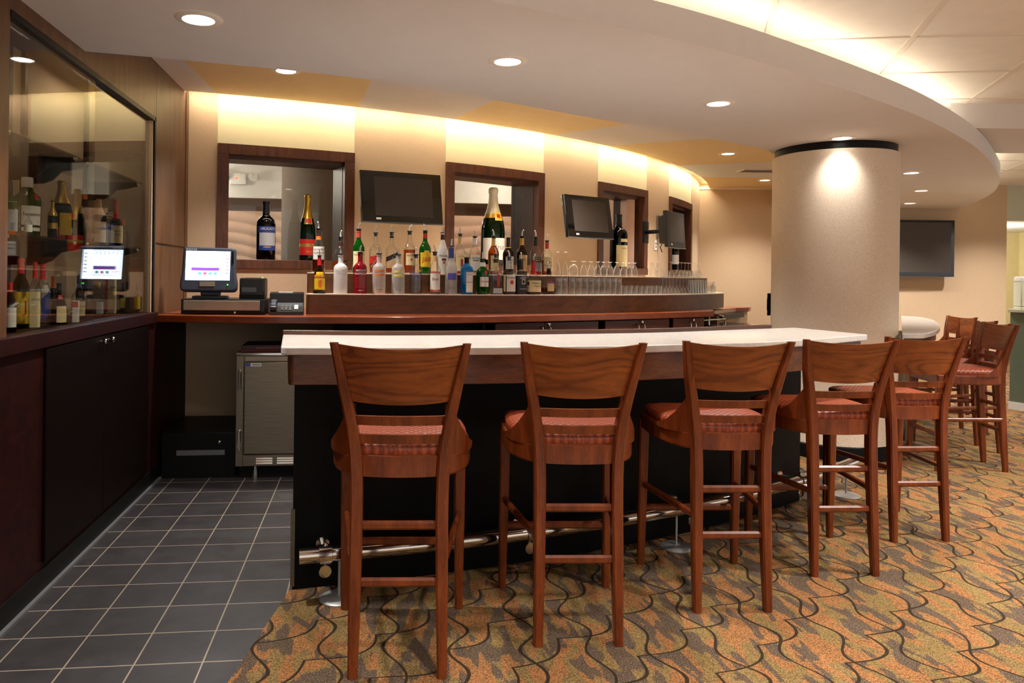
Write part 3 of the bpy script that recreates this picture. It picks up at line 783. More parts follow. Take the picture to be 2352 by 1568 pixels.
row = [((.838, 3.032), -4.5, .99, 'second cherry wood bar stool from the left end of the bar'),
       ((1.565, 3.25), -4.0, .978, 'middle cherry wood bar stool of the five along the bar'),
       ((2.283, 3.562), -3.0, .962, 'fourth cherry wood bar stool from the left along the bar'),
       ((2.985, 3.955), -2.5, .947, 'cherry wood bar stool at the right end of the bar in front of the column')]
for (x, y), a, sc, lab in row: dup(st, (x, y, .004), R(a), lab, G1, sc)
far = [((4.495, 5.209), 165, .935, 'nearest stool at the far high table, seen side on'),
       ((4.942, 5.73), 171, .915, 'second nearest stool tucked at the far high table'),
       ((5.423, 6.38), 181, .90, 'third stool from the front at the far high table'),
       ((6.073, 7.332), 177, .885, 'farthest stool at the high table, against the beige wall')]
for (x, y), f, sc, lab in far: dup(st, (x, y, .004), R(f) - PI / 2, lab, G2, sc)

# ------------------------------------------------------------------ column
col = thing('column', 'round speckled beige column with black bands standing behind the bar', 'column', (3.864, 5.813, 0))
b = MB(); b.lathe([(.475, .115), (.475, 2.425), (.462, 2.43)], 96); b.build('shaft', M['column'], col)
b = MB(); b.lathe([(.458, 2.425), (.458, 2.492)], 96); b.build('top_ring', M['black'], col)
b = MB(); b.lathe([(.485, 0), (.485, .11), (.478, .118)], 96); b.build('base_ring', M['black'], col)
pl = thing('wall_plate', 'dark upright plate on the left side of the column', 'wall plate', (3.864 - .833 * .478, 5.813 + .553 * .478, 1.19), math.atan2(.553, -.833))
b = MB(); b.box(0, .022, -.06, .06, -.095, .095, 0, .004); b.build('cover_plate', M['doorwood'], pl)
b = MB(); b.box(.022, .028, -.012, .012, -.05, .05, 0, .002); b.build('switch', M['black'], pl)

# ------------------------------------------------------------------ far high table, desk, brewer
tb = thing('high_table', 'half oval white topped high table behind the column', 'table', (4.75, 6.25, 0))
O = Vector((4.75, 6.25))
tp = [Vector(p) - O for p in [(4.0, 5.172), (4.15, 5.15), (4.45, 5.40), (4.85, 5.82), (5.38, 6.47), (5.86, 7.12), (6.14, 7.66), (6.06, 7.86)]]
b = MB(); b.prism(rounded(tp, [.02, .12, .3, .3, .3, .3, .12, .02]), .972, 1.01, 0, .006); b.build('tabletop', M['quartz'], tb)
b = MB(); q = [p * .86 + Vector((.05, .03)) for p in tp]; b.prism(q, .90, .9715, 0, .004); b.build('table_apron', M['apron'], tb)
for (px, py) in ((-.20, -.42), (.62, .78)):
    b = MB(); b.lathe([(.075, .03), (.055, .06), (.055, .90)], 24, 0, Matrix.Translation((px, py, 0))); b.lathe([(.20, 0), (.20, .018), (.06, .04)], 28, 0, Matrix.Translation((px, py, .004)))
    pd = b.build('pedestal', M['brushed'], tb)
    b = MB(); b.tube([(px + .23 * math.cos(2 * PI * k / 28), py + .23 * math.sin(2 * PI * k / 28), .30) for k in range(28)], .014, 8, closed=True)
    for k in range(3): b.tube([(px, py, .30), (px + .23 * math.cos(2.1 * k), py + .23 * math.sin(2.1 * k), .30)], .009, 8)
    b.build('foot_ring', M['chrome'], pd)
dk = thing('service_desk', 'grey green counter at the far right edge', 'counter', (7.084, 7.49, 0), math.atan2(-.94, .35))
b = MB(); b.box(0, 1.8, .0, .9, .09, 1.075); b.build('body', M['green_desk'], dk)
b = MB(); b.box(-.02, 1.84, -.02, .92, 1.075, 1.11, 0, .004); b.build('worktop', M['sage'], dk)
b = MB(); b.box(-.008, 1.8, -.008, .9, 0.004, .09); b.build('kick_board', M['white'], dk)
br = thing('drink_brewer', 'pale upright brewer standing on the grey green counter', 'brewer', (7.265, 7.425, 1.1105), R(-25), None, .9)
b = MB(); b.box(-.14, .14, -.12, .12, 0, .03, 0, .008); b.build('base', M['sage'], br)
b = MB(); b.box(-.14, -.02, -.12, .12, .03, .36, 0, .012); b.build('tower', M['sage'], br)
b = MB(); b.box(-.14, .14, -.12, .12, .31, .40, 0, .02); b.build('head', M['white'], br)
b = MB(); b.lathe([(.06, 0), (.078, .02), (.078, .12), (.05, .15)], 20, 0, Matrix.Translation((.07, 0, .035))); b.build('jug', M['chrome'], br)

# ------------------------------------------------------------------ back bar
cb = catmull([(p.x, p.y) if 0 else Vector((p.x, p.y)) for p in COUNTER[::6]] + [COUNTER[-1]], 3)
bk = [pol(a, RW + .004) for a in [10.45 + (47 - 10.45) * k / 40 for k in range(41)]]
b = MB(); b.prism(cb + [Vector((3.18, 6.55))] + [p for p in bk[::-1]], 1.07, 1.12, 0, .006)
ct = b.build('back_counter', M['redwood']); tag(ct, 'long curved mahogany counter along the back wall under the bottles', 'counter')
ris = thing('bottle_riser', 'two step curved walnut riser carrying bottles and glasses on the back counter', 'riser', (0, 0, 0))
UP = offset(LOW, .16)
def back_of(L): return [pol(a, RW + .004) for a in [16.9 + (47.0 - 16.9) * k / 40 for k in range(41)]]
lowp = rounded([LOW[0]] + LOW[1:] + back_of(LOW)[::-1], [.05] + [0] * (len(LOW) - 1 + 41), 5)
b = MB(); b.prism(lowp, 1.12, 1.257, 0); b.build('lower_step', M['riserwood'], ris)
b = MB(); b.prism(lowp, 1.257, 1.265, 0, .002); b.build('lower_top', M['risertop_lit'], ris)
UPc = [p for p in UP]
upp = rounded([UPc[0] + Vector((.02, 0))] + UPc[1:-8] + back_of(UP)[::-1], [.10] + [0] * (len(UPc) - 9 + 41), 6)
b = MB(); b.prism(upp, 1.265, 1.407, 0); b.build('upper_step', M['riserwood'], ris)
b = MB(); b.prism(upp, 1.407, 1.415, 0, .002); b.build('upper_top', M['risertop_lit'], ris)

def front_pt(x, d=.05):
    p = at_x(COUNTER, x); q = at_x(COUNTER, x + .02); t = (q - p).normalized(); return p + Vector((-t.y, t.x)) * d
for k, (x0, x1, xs, lab) in enumerate(((.95, 1.84, 1.36, 'left'), (1.90, 2.58, 2.25, 'middle'), (2.62, 3.0, 2.83, 'right'))):
    p, q, s = front_pt(x0), front_pt(x1), front_pt(xs); t = (q - p); L = t.length
    labs = ['widest mahogany base cupboard under the back counter, nearest the dark gap', 'mahogany base cupboard with two handles between its neighbours under the back counter', 'narrow mahogany base cupboard at the right end of the back counter']
    c = thing('base_cabinet', labs[k], 'cabinet', (p.x, p.y, 0), math.atan2(t.y, t.x), 'mahogany cupboards under the back counter')
    b = MB(); b.box(0, L, .022, .48, .10, 1.068); b.box(.0, L, .06, .46, 0, .10); b.build('body', M['doorwood'], c)
    xm = (s - p).dot(t) / L
    for (a0, a1, xh, lk) in ((.004, xm - .002, xm - .035, 0), (xm + .002, L - .004, xm + .035, 1)):
        b = MB(); b.box(a0, a1, .002, .0215, .11, 1.06, 0, .002); d = b.build('door', M['cabwood'], c)
        b = MB(); b.tube([(xh, 0, .90), (xh, -.025, .905), (xh, -.030, .92), (xh, -.030, 1.005), (xh, -.025, 1.02), (xh, 0, 1.025)], .0055, 8); b.build('handle', M['chrome'], d)
        if lk: b = MB(); b.lathe([(.013, 0), (.013, .006), (.005, .008), (.001, .008)], 14, 0, Matrix.Translation((xh, 0, 1.045 if k < 2 else 1.043)) @ Matrix.Rotation(R(90), 4, 'X')); b.build('lock', M['chrome'], d)
p, q = front_pt(-.22, .25), front_pt(.90, .10); t = q - p
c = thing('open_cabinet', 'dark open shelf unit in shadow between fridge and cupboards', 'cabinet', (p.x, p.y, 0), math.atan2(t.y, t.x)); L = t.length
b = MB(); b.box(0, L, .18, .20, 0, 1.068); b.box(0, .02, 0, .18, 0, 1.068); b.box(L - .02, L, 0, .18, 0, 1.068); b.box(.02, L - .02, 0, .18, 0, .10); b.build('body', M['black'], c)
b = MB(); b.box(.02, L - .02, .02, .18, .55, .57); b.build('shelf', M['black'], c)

# low box, fridge -------------------------------------------------------------
lb = thing('low_plinth', 'low black box on the floor left of the fridge with a grey strip', 'box', (-1.37, 5.27, 0))
b = MB(); b.box(.0, .49, 0, .62, 0, .31, 0, .004); b.build('body', M['black'], lb)
b = MB(); b.box(.10, .42, -.006, 0, .155, .19); b.build('label_strip', M['greyplastic'], lb)
b = MB(); b.lathe([(.012, 0), (.012, .02), (.005, .025)], 12, 0, Matrix.Translation((.385, 0, .245)) @ Matrix.Rotation(R(90), 4, 'X')); b.build('knob', M['brushed'], lb)
fr = thing('undercounter_fridge', 'stainless steel undercounter fridge left of the bar', 'fridge', (-.87, 5.20, 0))
b = MB(); b.box(0, .60, .03, .62, .085, .862, 0, .003); b.build('body', M['brushed'], fr)
b = MB(); b.box(.02, .58, .05, .60, 0.0, .085); b.build('toe_kick', M['black'], fr)
b = MB(); b.box(.058, .598, -.012, .028, .175, .800, 0, .004); dr = b.build('door', M['brushed'], fr)
b = MB(); b.box(.06, .598, -.0, .028, .806, .842, 0, .002); b.build('control_strip', M['bronze'], fr)
b = MB(); b.box(0, .60, -.012, .03, .845, .864, 0, .003); b.build('top_trim', M['chrome'], fr)
b = MB(); b.box(.002, .05, .0, .029, .09, .842, 0, .002); b.build('hinge_stile', M['brushed'], fr)
for z0, z1 in ((.61, .75), (.20, .34)):
    b = MB(); b.box(.014, .040, -.022, .0, z0, z1, 0, .005); b.box(.012, .042, -.024, 0, z0 + .03, z0 + .036); b.build('hinge_cover', M['chrome'], fr)
b = MB(); b.box(.05, .60, -.002, .028, .092, .168, 0, .002)
for x0 in (.14, .28, .42):
    for j in range(3): b.sweep([(x0, -.004, .112 + j * .016), (x0 + .11, -.004, .112 + j * .016)], [(-.006, -.005), (.006, -.005), (.003, .005), (-.003, .005)], 1)
b.build('vent_grille', [M['brushed'], M['chrome']], fr)
b = MB(); b.box(.066, .17, -.0145, -.012, .772, .793); b.box(.066, .098, -.0148, -.012, .772, .793, 1); b.box(.108, .162, -.0150, -.012, .781, .785, 2); b.build('sticker', [M['white'], M['lab_violet'], M['black']], dr)
b = MB(); b.lathe([(.02, 0), (.02, .03), (.012, .085)], 12, 0, Matrix.Translation((.13, .03, 0))); b.build('foot', M['chrome'], fr)
tr = thing('menu_folder', 'dark red and black folder lying on the fridge top', 'folder', (-.845, 5.24, .865), R(2))
b = MB(); b.box(0, .50, 0, .34, 0, .012, 0, .002); b.build('cover', M['wax_red'] if 0 else plain('dark_red_cover', (112, 26, 16), .5), tr)
b = MB(); b.box(.004, .50, .004, .335, .012, .045, 0, .003); b.build('pages', plain('black_maroon_print', (44, 10, 10), .4), tr)
b = MB(); b.text('BEERS', .03, 0, Matrix.Translation((.30, .15, .046)) @ Matrix.Rotation(R(-90), 4, 'X')) if 0 else b.box(.10, .44, .003, .004, .022, .030); b.build('printed_strip', plain('pale_red_print', (150, 70, 60), .5), tr)

# half wall and bar sink at the counter's right end ------------------------------
b = MB(); b.prism([(3.40, 6.92), (3.9, 7.56), (4.10, 7.68), (4.16, 7.76), (4.04, 7.9), (3.35, 7.35)], 0, 1.055)
struct(b.build('wall_7', M['wall']), 'low beige return wall beyond the right end of the back counter', 'half wall')
b = MB(); b.prism([(3.34, 6.86), (3.90, 7.52), (4.10, 7.62), (4.20, 7.76), (4.06, 7.94), (3.5, 7.6)], 1.056, 1.10, 0, .004)
struct(b.build('trim_7', M['redwood']), 'mahogany cap on the low return wall right of the counter', 'trim')
b = MB(); b.prism([(3.45, 6.965), (4.02, 7.60), (4.03, 7.585), (3.47, 6.94)], 1.00, 1.052)
struct(b.build('trim_8', M['black']), 'black strip under the mahogany cap of the return wall', 'trim')
sk = thing('bar_sink', 'steel bar sink unit beyond the base cupboards', 'sink', (3.22, 6.22, 0), R(38))
b = MB(); b.box(0, .62, 0, .42, .08, .965, 0, .003); b.build('body', M['brushed'], sk)
b = MB(); b.box(-.01, .63, -.01, .43, .965, .985, 0, .004); b.build('drainboard', M['chrome'], sk)
b = MB(); b.tube([(.05, .36, .985), (.05, .36, 1.02), (.57, .36, 1.02), (.57, .36, .985)], .007, 8)
b.tube([(.3, .39, .985), (.3, .39, 1.05), (.3, .33, 1.07), (.3, .25, 1.055)], .009, 8); b.build('faucet', M['chrome'], sk)
for px in (.06, .56):
    b = MB(); b.lathe([(.02, 0), (.02, .08)], 12, 0, Matrix.Translation((px, .06, 0))); b.build('foot', M['chrome'], sk)

# ------------------------------------------------------------------ register corner
cd = thing('cash_drawer', 'black cash drawer with grey metal front under the touch screen', 'cash drawer', (-1.238, 5.20, 1.12))
b = MB(); b.box(0, .552, .006, .42, 0.004, .105, 0, .004); b.build('body', M['blackplastic'], cd)
b = MB(); b.box(.018, .520, -.004, .006, .030, .096, 0, .003); b.build('drawer_front', M['bronze'], cd)
b = MB(); b.box(.004, .548, -.002, .006, .004, .026, 0, .002); b.build('lower_lip', M['black'], cd)
b = MB(); b.lathe([(.008, 0), (.008, .006), (.002, .008)], 14, 0, Matrix.Translation((.355, -.002, .016)) @ Matrix.Rotation(R(90), 4, 'X')); b.build('lock', M['chrome'], cd)
ms = thing('touch_screen_register', 'lit touch screen cash register with dark blue grey bezel', 'cash register', (-1.07, 5.30, 1.225), R(3))
tilt = Matrix.Translation((0, -.03, .035)) @ Matrix.Rotation(R(-9), 4, 'X')
rot = tilt @ Matrix.Rotation(R(90), 4, 'X')
ol = rounded([(-.182, .01), (.186, .01), (.190, .07), (.176, .14), (.174, .31), (-.170, .315), (-.175, .14), (-.186, .07)], [.03, .03, .06, .05, .02, .02, .05, .06])
b = MB(); b.prism(ol, -.02, .055, 0, .012, rot); b.build('housing', M['darkplastic'], ms)
def srect(mb, x0, x1, z0, z1, y, mi): mb.add([(x0, y, z0), (x1, y, z0), (x1, y, z1), (x0, y, z1)], [(0, 1, 2, 3)], mi, False, tilt)
b = MB(); E0 = ['white_pixels', 'grey_pixels', 'purple_pixels', 'red_pixels', 'teal_pixels']
srect(b, -.150, .140, .085, .285, -.057, 0)
for k in range(8): srect(b, -.113 + k * .027, -.110 + k * .027, .252, .272, -.0575, 1)
srect(b, -.138, .106, .278, .280, -.0575, 1); srect(b, -.138, -.136, .11, .278, -.0575, 1); srect(b, .104, .106, .11, .278, -.0575, 1); srect(b, -.138, .106, .110, .112, -.0575, 1)
srect(b, -.112, .070, .150, .172, -.0575, 2); srect(b, -.118, .078, .174, .176, -.0575, 1)
for k in range(4): srect(b, -.068 + k * .034, -.046 + k * .034, .122, .140, -.0575, 4 if k != 1 else 3)
srect(b, -.134, -.082, .136, .139, -.0575, 3); srect(b, -.134, -.082, .126, .128, -.0575, 3)
for k in range(6): srect(b, .112, .132, .130 + k * .025, .136 + k * .025, -.0575, [1, 3, 1, 3, 3, 4][k])
b.build('screen', [emit('screen_white', (205, 224, 255), 4.5), emit('screen_grey', (120, 130, 160), .8), emit('screen_purple', (150, 90, 200), 1.0), emit('screen_red', (240, 110, 140), 1.1), emit('screen_teal', (120, 180, 200), 1.1)], ms)
b = MB(); b.box(.150, .164, -.059, -.05, .20, .285, 0, .002, tilt); b.build('card_slot', M['black'], ms)
b = MB(); b.text('micros', .026, 0, tilt @ Matrix.Translation((-.115, -.0575, .298))); b.build('brand_lettering', M['white'], ms)
b = MB()
for k in range(3): b.box(-.055, .045, -.059, -.055, .045 + k * .011, .053 + k * .011, 0, 0, tilt)
b.build('speaker_slots', M['bronze'], ms)
b = MB(); b.ball((.128, -.057, .055), .0045, 0, 8, tilt); b.build('power_lamp', emit('green_led', (60, 255, 70), 4), ms)
b = MB(); b.box(-.11, .12, -.05, .10, .0, .02, 0, .008); b.box(-.06, .07, -.01, .05, .018, .07, 0, .01); b.build('stand', M['darkplastic'], ms)
pr = thing('receipt_printer', 'small black receipt printer on the cash drawer right of the screen', 'printer', (-.785, 5.36, 1.2255))
b = MB(); b.prism([(-.085, 0), (-.085, .145), (.085, .145), (.085, 0)], 0, .10, 0, .006) if 0 else b.box(-.085, .085, -.07, .10, 0, .145, 0, .012); b.build('body', M['blackplastic'], pr)
b = MB(); b.box(-.05, .05, -.01, .02, .1445, .147, 0); b.build('paper_slot', M['black'], pr)
b = MB(); b.box(-.068, .03, -.0725, -.07, .048, .080, 0); b.build('front_label', M['greyplastic'], pr)
b = MB(); b.box(-.084, .084, -.076, -.07, .0, .034, 0, .003); b.build('lower_lip', M['black'], pr)
b = MB(); b.ball((.06, .02, .146), .004, 0, 8); b.build('power_lamp', emit('green_led_two', (90, 255, 80), 4), pr)
ph = thing('desk_phone', 'black desk phone with handset and white strip beside the riser', 'phone', (-.552, 5.33, 1.1205), R(4))
b = MB(); b.prism([(0, .004), (.0, .022), (.16, .060), (.165, .115), (.24, .125), (.24, 0), (0, 0)][:1] and [(-.12, .002), (-.12, .022), (.04, .078), (.055, .142), (.13, .152), (.13, .002)], -.118, .118, 0, .004, Matrix.Rotation(R(90), 4, 'Z') @ Matrix.Rotation(R(90), 4, 'X')); b.build('base', M['blackplastic'], ph)
slope = Matrix.Translation((0, -.12, .0225)) @ Matrix.Rotation(math.atan2(.056, .16), 4, 'X')
b = MB(); b.box(-.108, -.062, .005, .055, .004, .034, 0, .010, slope); b.box(-.108, -.062, .110, .155, .004, .034, 0, .010, slope); b.box(-.104, -.066, .03, .13, .020, .042, 0, .009, slope); hs = b.build('handset', M['darkplastic'], ph)
b = MB()
for i in range(4):
    for j in range(3): b.box(-.035 + j * .026, -.017 + j * .026, .025 + i * .022, .040 + i * .022, .001, .005, 0, .001, slope)
k_ = b.build('keypad', M['greyplastic'], ph); 
b = MB(); b.box(.055, .080, .045, .120, .001, .003, 0, 0, slope); b.build('name_strip', M['paper'], ph)
b = MB(); b.box(-.05, .05, -.058, -.055, 0, 0, 0) if 0 else b.box(-.06, .04, .085, .10, .146, .154, 0, .001); b.build('paper_exit', M['paper'], ph)
b = MB(); b.text('MICROS' if 0 else 'phone', .001) if 0 else b.box(-.03, .03, -.062 + .12, -.060 + .12, .088, .093, 0); b.build('badge', M['bronze'], ph)
b = MB(); b.tube([(-.105 - .012 * math.cos(k * .9), -.06 + .004 * k + .012 * math.sin(k * .9), .030 + .0009 * k) for k in range(46)], .0035, 6); b.build('coiled_cord', M['black'], ph)

cbl = thing('power_cable', 'loose black and white cables on the counter between printer and phone', 'cable', (-.640, 5.58, 1.121))
for k, m_ in ((0, 'black'), (1, 'black'), (2, 'white')):
    b = MB(); b.tube([tuple(q) for q in catmull([(-.03 + .02 * k, .10, .004), (-.015, .03 + .01 * k, .05 + .02 * k), (.0 + .012 * k, -.01, .085 - .02 * k), (.02, -.03, .04), (.012 * k, .0, .006), (.03, .06, .004)], 6)], .004, 8); b.build('cord', M[m_], cbl)
# ------------------------------------------------------------------ televisions
def tv(label, loc, yaw, tilt, w, h, bez, face, mount=True, depth=.07, sticker=True, dx=0):
    t = thing('television', label, 'television', loc, yaw)
    T = Matrix.Rotation(tilt, 4, 'X')
    b = MB(); b.box(-w / 2, w / 2, -.028, .012, -h / 2, h / 2, 0, .006, T); b.box(-w * .40, w * .40, .012, depth, -h * .40, h * .40, 0, .02, T); b.build('housing', face, t)
    b = MB(); l, r, bo_, to = bez; b.box(-w / 2 + l, w / 2 - r, -.0295, -.027, -h / 2 + bo_, h / 2 - to, 0, 0, T); b.build('screen', M['screen_off'], t)
    b = MB(); b.sweep([(-w / 2 + .004, -.026, -h / 2 - .001), (0, -.031, -h / 2 - .008), (w / 2 - .004, -.026, -h / 2 - .001)], [(-.006, -.003), (.006, -.003), (.006, .003), (-.006, .003)], 0, T); b.build('lower_trim', M['greyplastic'], t)
    if sticker: b = MB(); b.box(-w * .33, -w * .27, -.0305, -.028, -h / 2 + .022, -h / 2 + .038, 0, 0, T); b.build('sticker', M['paper'], t)
    if mount:
        b = MB(); b.box(-.06, .06, depth, depth + .02, -.10, .10, 0, .004, T); b.tube([T @ Vector((0, depth + .02, 0)), (dx, mount - .02, .0)], .022, 10); b.box(dx - .07, dx + .07, mount - .02, mount, -.12, .12, 0, .004); b.build('wall_bracket', M['black'], t)
    return t
tv('glossy black television on the wall between the first and second windows', (.279, 6.15, 2.034), .289, -.181, .70, .43, (.115, .085, .055, .05), M['gloss'], .30)
tv('glossy black television tilted down between the second and third windows', (2.07, 6.862, 1.969), .50, -.17, .60, .405, (.09, .06, .06, .05), M['gloss'], .40, .07, True, .22)
t3 = tv('dark grey television seen edge on beside the fourth window', (3.195, 7.5, 1.909), .838, -.062, .55, .375, (.05, .05, .06, .04), M['greyplastic'] if 0 else plain('dark_tv_plastic', (40, 38, 36), .4), .40, .09, True, .22)
tv('large black television on the far right beige wall behind the column', (8.02, 10.19, 1.895), math.atan2(-.178, 1), 0, 1.18, .83, (.05, .05, .06, .035), M['gloss'], .105, .06, False)
ou = thing('wall_outlet', 'pale cable socket plate on the curved wall left of the far television', 'socket', tuple(pol(45.9, RW + .002)) + (1.80,), R(45.9))
b = MB(); b.box(-.035, .035, -.008, 0, -.06, .06, 0, .003); b.build('cover_plate', M['paper'], ou)
b = MB(); b.box(-.012, .012, -.012, -.008, -.03, -.008, 0, .001); b.box(-.012, .012, -.012, -.008, .008, .03, 0, .001); b.build('sockets', M['greyplastic'], ou)
pm = thing('wall_box', 'grey upright cable box on the curved wall behind the far television', 'wall box', tuple(pol(46.3, RW + .002)) + (2.02,), R(46.3))
b = MB(); b.box(-.03, .03, -.07, 0, -.14, .14, 0, .004); b.build('cover', M['greyplastic'], pm)
b = MB(); b.tube([(0, -.03, -.14), (.02, -.06, -.19), (-.01, -.04, -.24), (.03, -.05, -.30)], .006, 6); b.build('cable', M['black'], pm)

# ------------------------------------------------------------------ lights
def downlight(loc, label, power=55, first=[None]):
    if first[0] is None:
        t = thing('downlight', label, 'downlight', loc, 0, 'recessed ceiling downlights')
        b = MB(); b.lathe([(.064, -.001), (.068, -.007), (.096, -.004), (.101, 0)], 40, 0, None, False, False); b.build('trim_ring', M['tbar'], t, 60)
        b = MB(); b.lathe([(.0655, -.002), (.0655, -.003)], 40, 0); b.build('lens', M['lens_n'], t)
        first[0] = t
    else: t = dup(first[0], loc, 0, label, 'recessed ceiling downlights')
    ld = bpy.data.lights.new('downlight_beam', 'SPOT'); ld.energy = power; ld.color = (1, .955, .895); ld.spot_size = R(115); ld.spot_blend = .9; ld.shadow_soft_size = .06
    lo = bpy.data.objects.new('downlight_beam', ld); C.objects.link(lo); lo.location = (loc[0], loc[1], loc[2] - .03)
def _lens():
    t = NT('ribbed_lamp_lens'); v = t.coord('Object'); sp = t.n('ShaderNodeSeparateXYZ'); t.l(v, sp.inputs[0])
    a = t.math('ARCTAN2', sp.outputs[1], sp.outputs[0]); s = t.math('ABSOLUTE', t.math('SINE', t.math('MULTIPLY', a, 9)))
    e = t.n('ShaderNodeEmission'); e.inputs[0].default_value = lin((255, 247, 236)); t.l(t.math('ADD', 2.0, t.math('MULTIPLY', s, 6.0)), e.inputs[1]); t.l(e.outputs[0], t.out.inputs[0]); return t.m
M['lens_n'] = _lens()
DL = [((-.726, 3.3, 2.488), 'recessed downlight nearest the glazed case, leftmost in the soffit'), ((.695, 3.708, 2.488), 'soffit downlight above the left part of the bar'),
      ((2.148, 4.391, 2.488), 'soffit downlight above the right part of the bar'), ((3.587, 5.306, 2.488), 'soffit downlight right in front of the column top'),
      ((5.396, 6.879, 2.488), 'soffit downlight just right of the column'), ((6.564, 8.199, 2.488), 'soffit downlight beyond the column, second of the three there'), ((7.475, 9.548, 2.488), 'soffit downlight nearest the far beige wall'),
      ((-.56, 5.187, 2.788), 'upper downlight in the tan ceiling patch above the first window'), ((1.713, 6.074, 2.788), 'upper downlight in the second tan ceiling patch'),
      ((3.946, 7.826, 2.788), 'upper downlight in the third tan ceiling patch'), ((5.49, 9.81, 2.788), 'upper downlight by the column and the far wall')]
DW = [60, 70, 70, 12, 60, 85, 85, 75, 85, 75, 80]
for (l, lab), pw in zip(DL, DW): downlight(l, lab, pw * LK['down'])
# unseen downlights added to light the lobby, stools, column and far wall
for (x, y) in ((-.9, .4), (.9, .9), (2.7, 1.6), (4.5, 2.6), (6.3, 4.2), (.2, -1.2), (2.2, -.6), (4.4, .6), (7.6, 6.4), (9.4, 8.0), (8.9, 9.0), (3.5, 2.9), (5.6, 4.1)): downlight((x, y, 2.84), 'unseen ceiling downlight added over the carpet outside the bar', 80 * LK['lobby'])
def area(name, loc, d, sx, sy, power, col=(1, .80, .52), rz=0):
    ld = bpy.data.lights.new(name, 'AREA'); ld.shape = 'RECTANGLE'; ld.size = sx; ld.size_y = sy; ld.energy = power; ld.color = col
    o = bpy.data.objects.new(name, ld); C.objects.link(o); o.location = loc
    o.rotation_euler = (0 if d < 0 else PI, 0, rz); return o
for k in range(9):                                       # lamps hidden in the slot along the top of the back wall
    a = 13.2 + k * 5.9; p = pol(a, RW + .10); area('slot_lamp', (p.x, p.y, 2.838), -1, .90, .045, 13 * LK['slot'], (1, .91, .70), R(a))
SC = resample(offset(SOFF_OUT, .16), 15)
for p, q in zip(SC, SC[1:]):                             # cove lamps on top of the soffit
    m = (p + q) / 2; t = q - p; area('cove_lamp', (m.x, m.y, 2.665), 1, t.length, .05, 16 * LK['cove'], (1, .88, .70), math.atan2(t.y, t.x))
for (x, y, z, pw) in ((-1.8, 8.2, 2.6, 45), (.8, 8.6, 2.6, 45), (-.2, 10.3, 2.6, 50), (1.9, 10.2, 2.6, 40), (-2.4, 10.3, 2.6, 40)):
    ld = bpy.data.lights.new('side_room_lamp', 'POINT'); ld.energy = pw * LK['side']; ld.color = (1, .82, .70); ld.shadow_soft_size = .1
    o = bpy.data.objects.new('side_room_lamp', ld); C.objects.link(o); o.location = (x, y, z)
for (x, y, lab) in ((-1.36, 10.2, 'downlight in the side room ceiling seen through the first window'),): downlight((x, y, 2.940), lab, 10)
for y_ in (3.6, 4.65):                                   # small fill lamps added under the case top to brighten the bottles
    area('case_fill', (XL - .22, y_, 2.53), -1, .5, .06, 5 * LK['case'], (1, .90, .76), R(90))
p = cw(8.7, 12.5); ld = bpy.data.lights.new('far_room_fill', 'POINT'); ld.energy = 62; ld.color = (1, .96, .86); ld.shadow_soft_size = .2  # unseen fill added behind the far wall to brighten the far room
o = bpy.data.objects.new('far_room_fill', ld); C.objects.link(o); o.location = (p.x, p.y, 1.9)
vt = thing('air_vent', 'slim metal framed air vent in the white ceiling wedge left of the column', 'vent', (4.98, 8.98, 2.79), R(-6))
b = MB(); b.box(-.28, .28, -.13, -.105, -.012, 0); b.box(-.28, .28, .105, .13, -.012, 0); b.box(-.28, -.25, -.105, .105, -.012, 0); b.box(.25, .28, -.105, .105, -.012, 0); b.build('frame', M['tbar'], vt)
b = MB()
for k in range(7): b.box(-.25, .25, -.098 + k * .03, -.085 + k * .03, -.010, -.002)
b.build('louvre', M['greyplastic'], vt)
wd = bpy.data.worlds.new('lobby_light'); bpy.context.scene.world = wd; wd.use_nodes = True
bg = wd.node_tree.nodes['Background']; bg.inputs[0].default_value = (1, .96, .91, 1); bg.inputs[1].default_value = LK['world']
sc_ = bpy.context.scene
sc_.view_settings.view_transform = 'Standard'; sc_.view_settings.look = 'None'; sc_.view_settings.gamma = 1; sc_.view_settings.exposure = LK['exp']; sc_.view_settings.use_curve_mapping = False
sc_.cycles.transparent_max_bounces = 32; sc_.cycles.max_bounces = 10; sc_.cycles.sample_clamp_indirect = 6.0; sc_.cycles.caustics_reflective = False; sc_.cycles.caustics_refractive = False
try: sc_.cycles.use_denoising = True
except Exception: pass
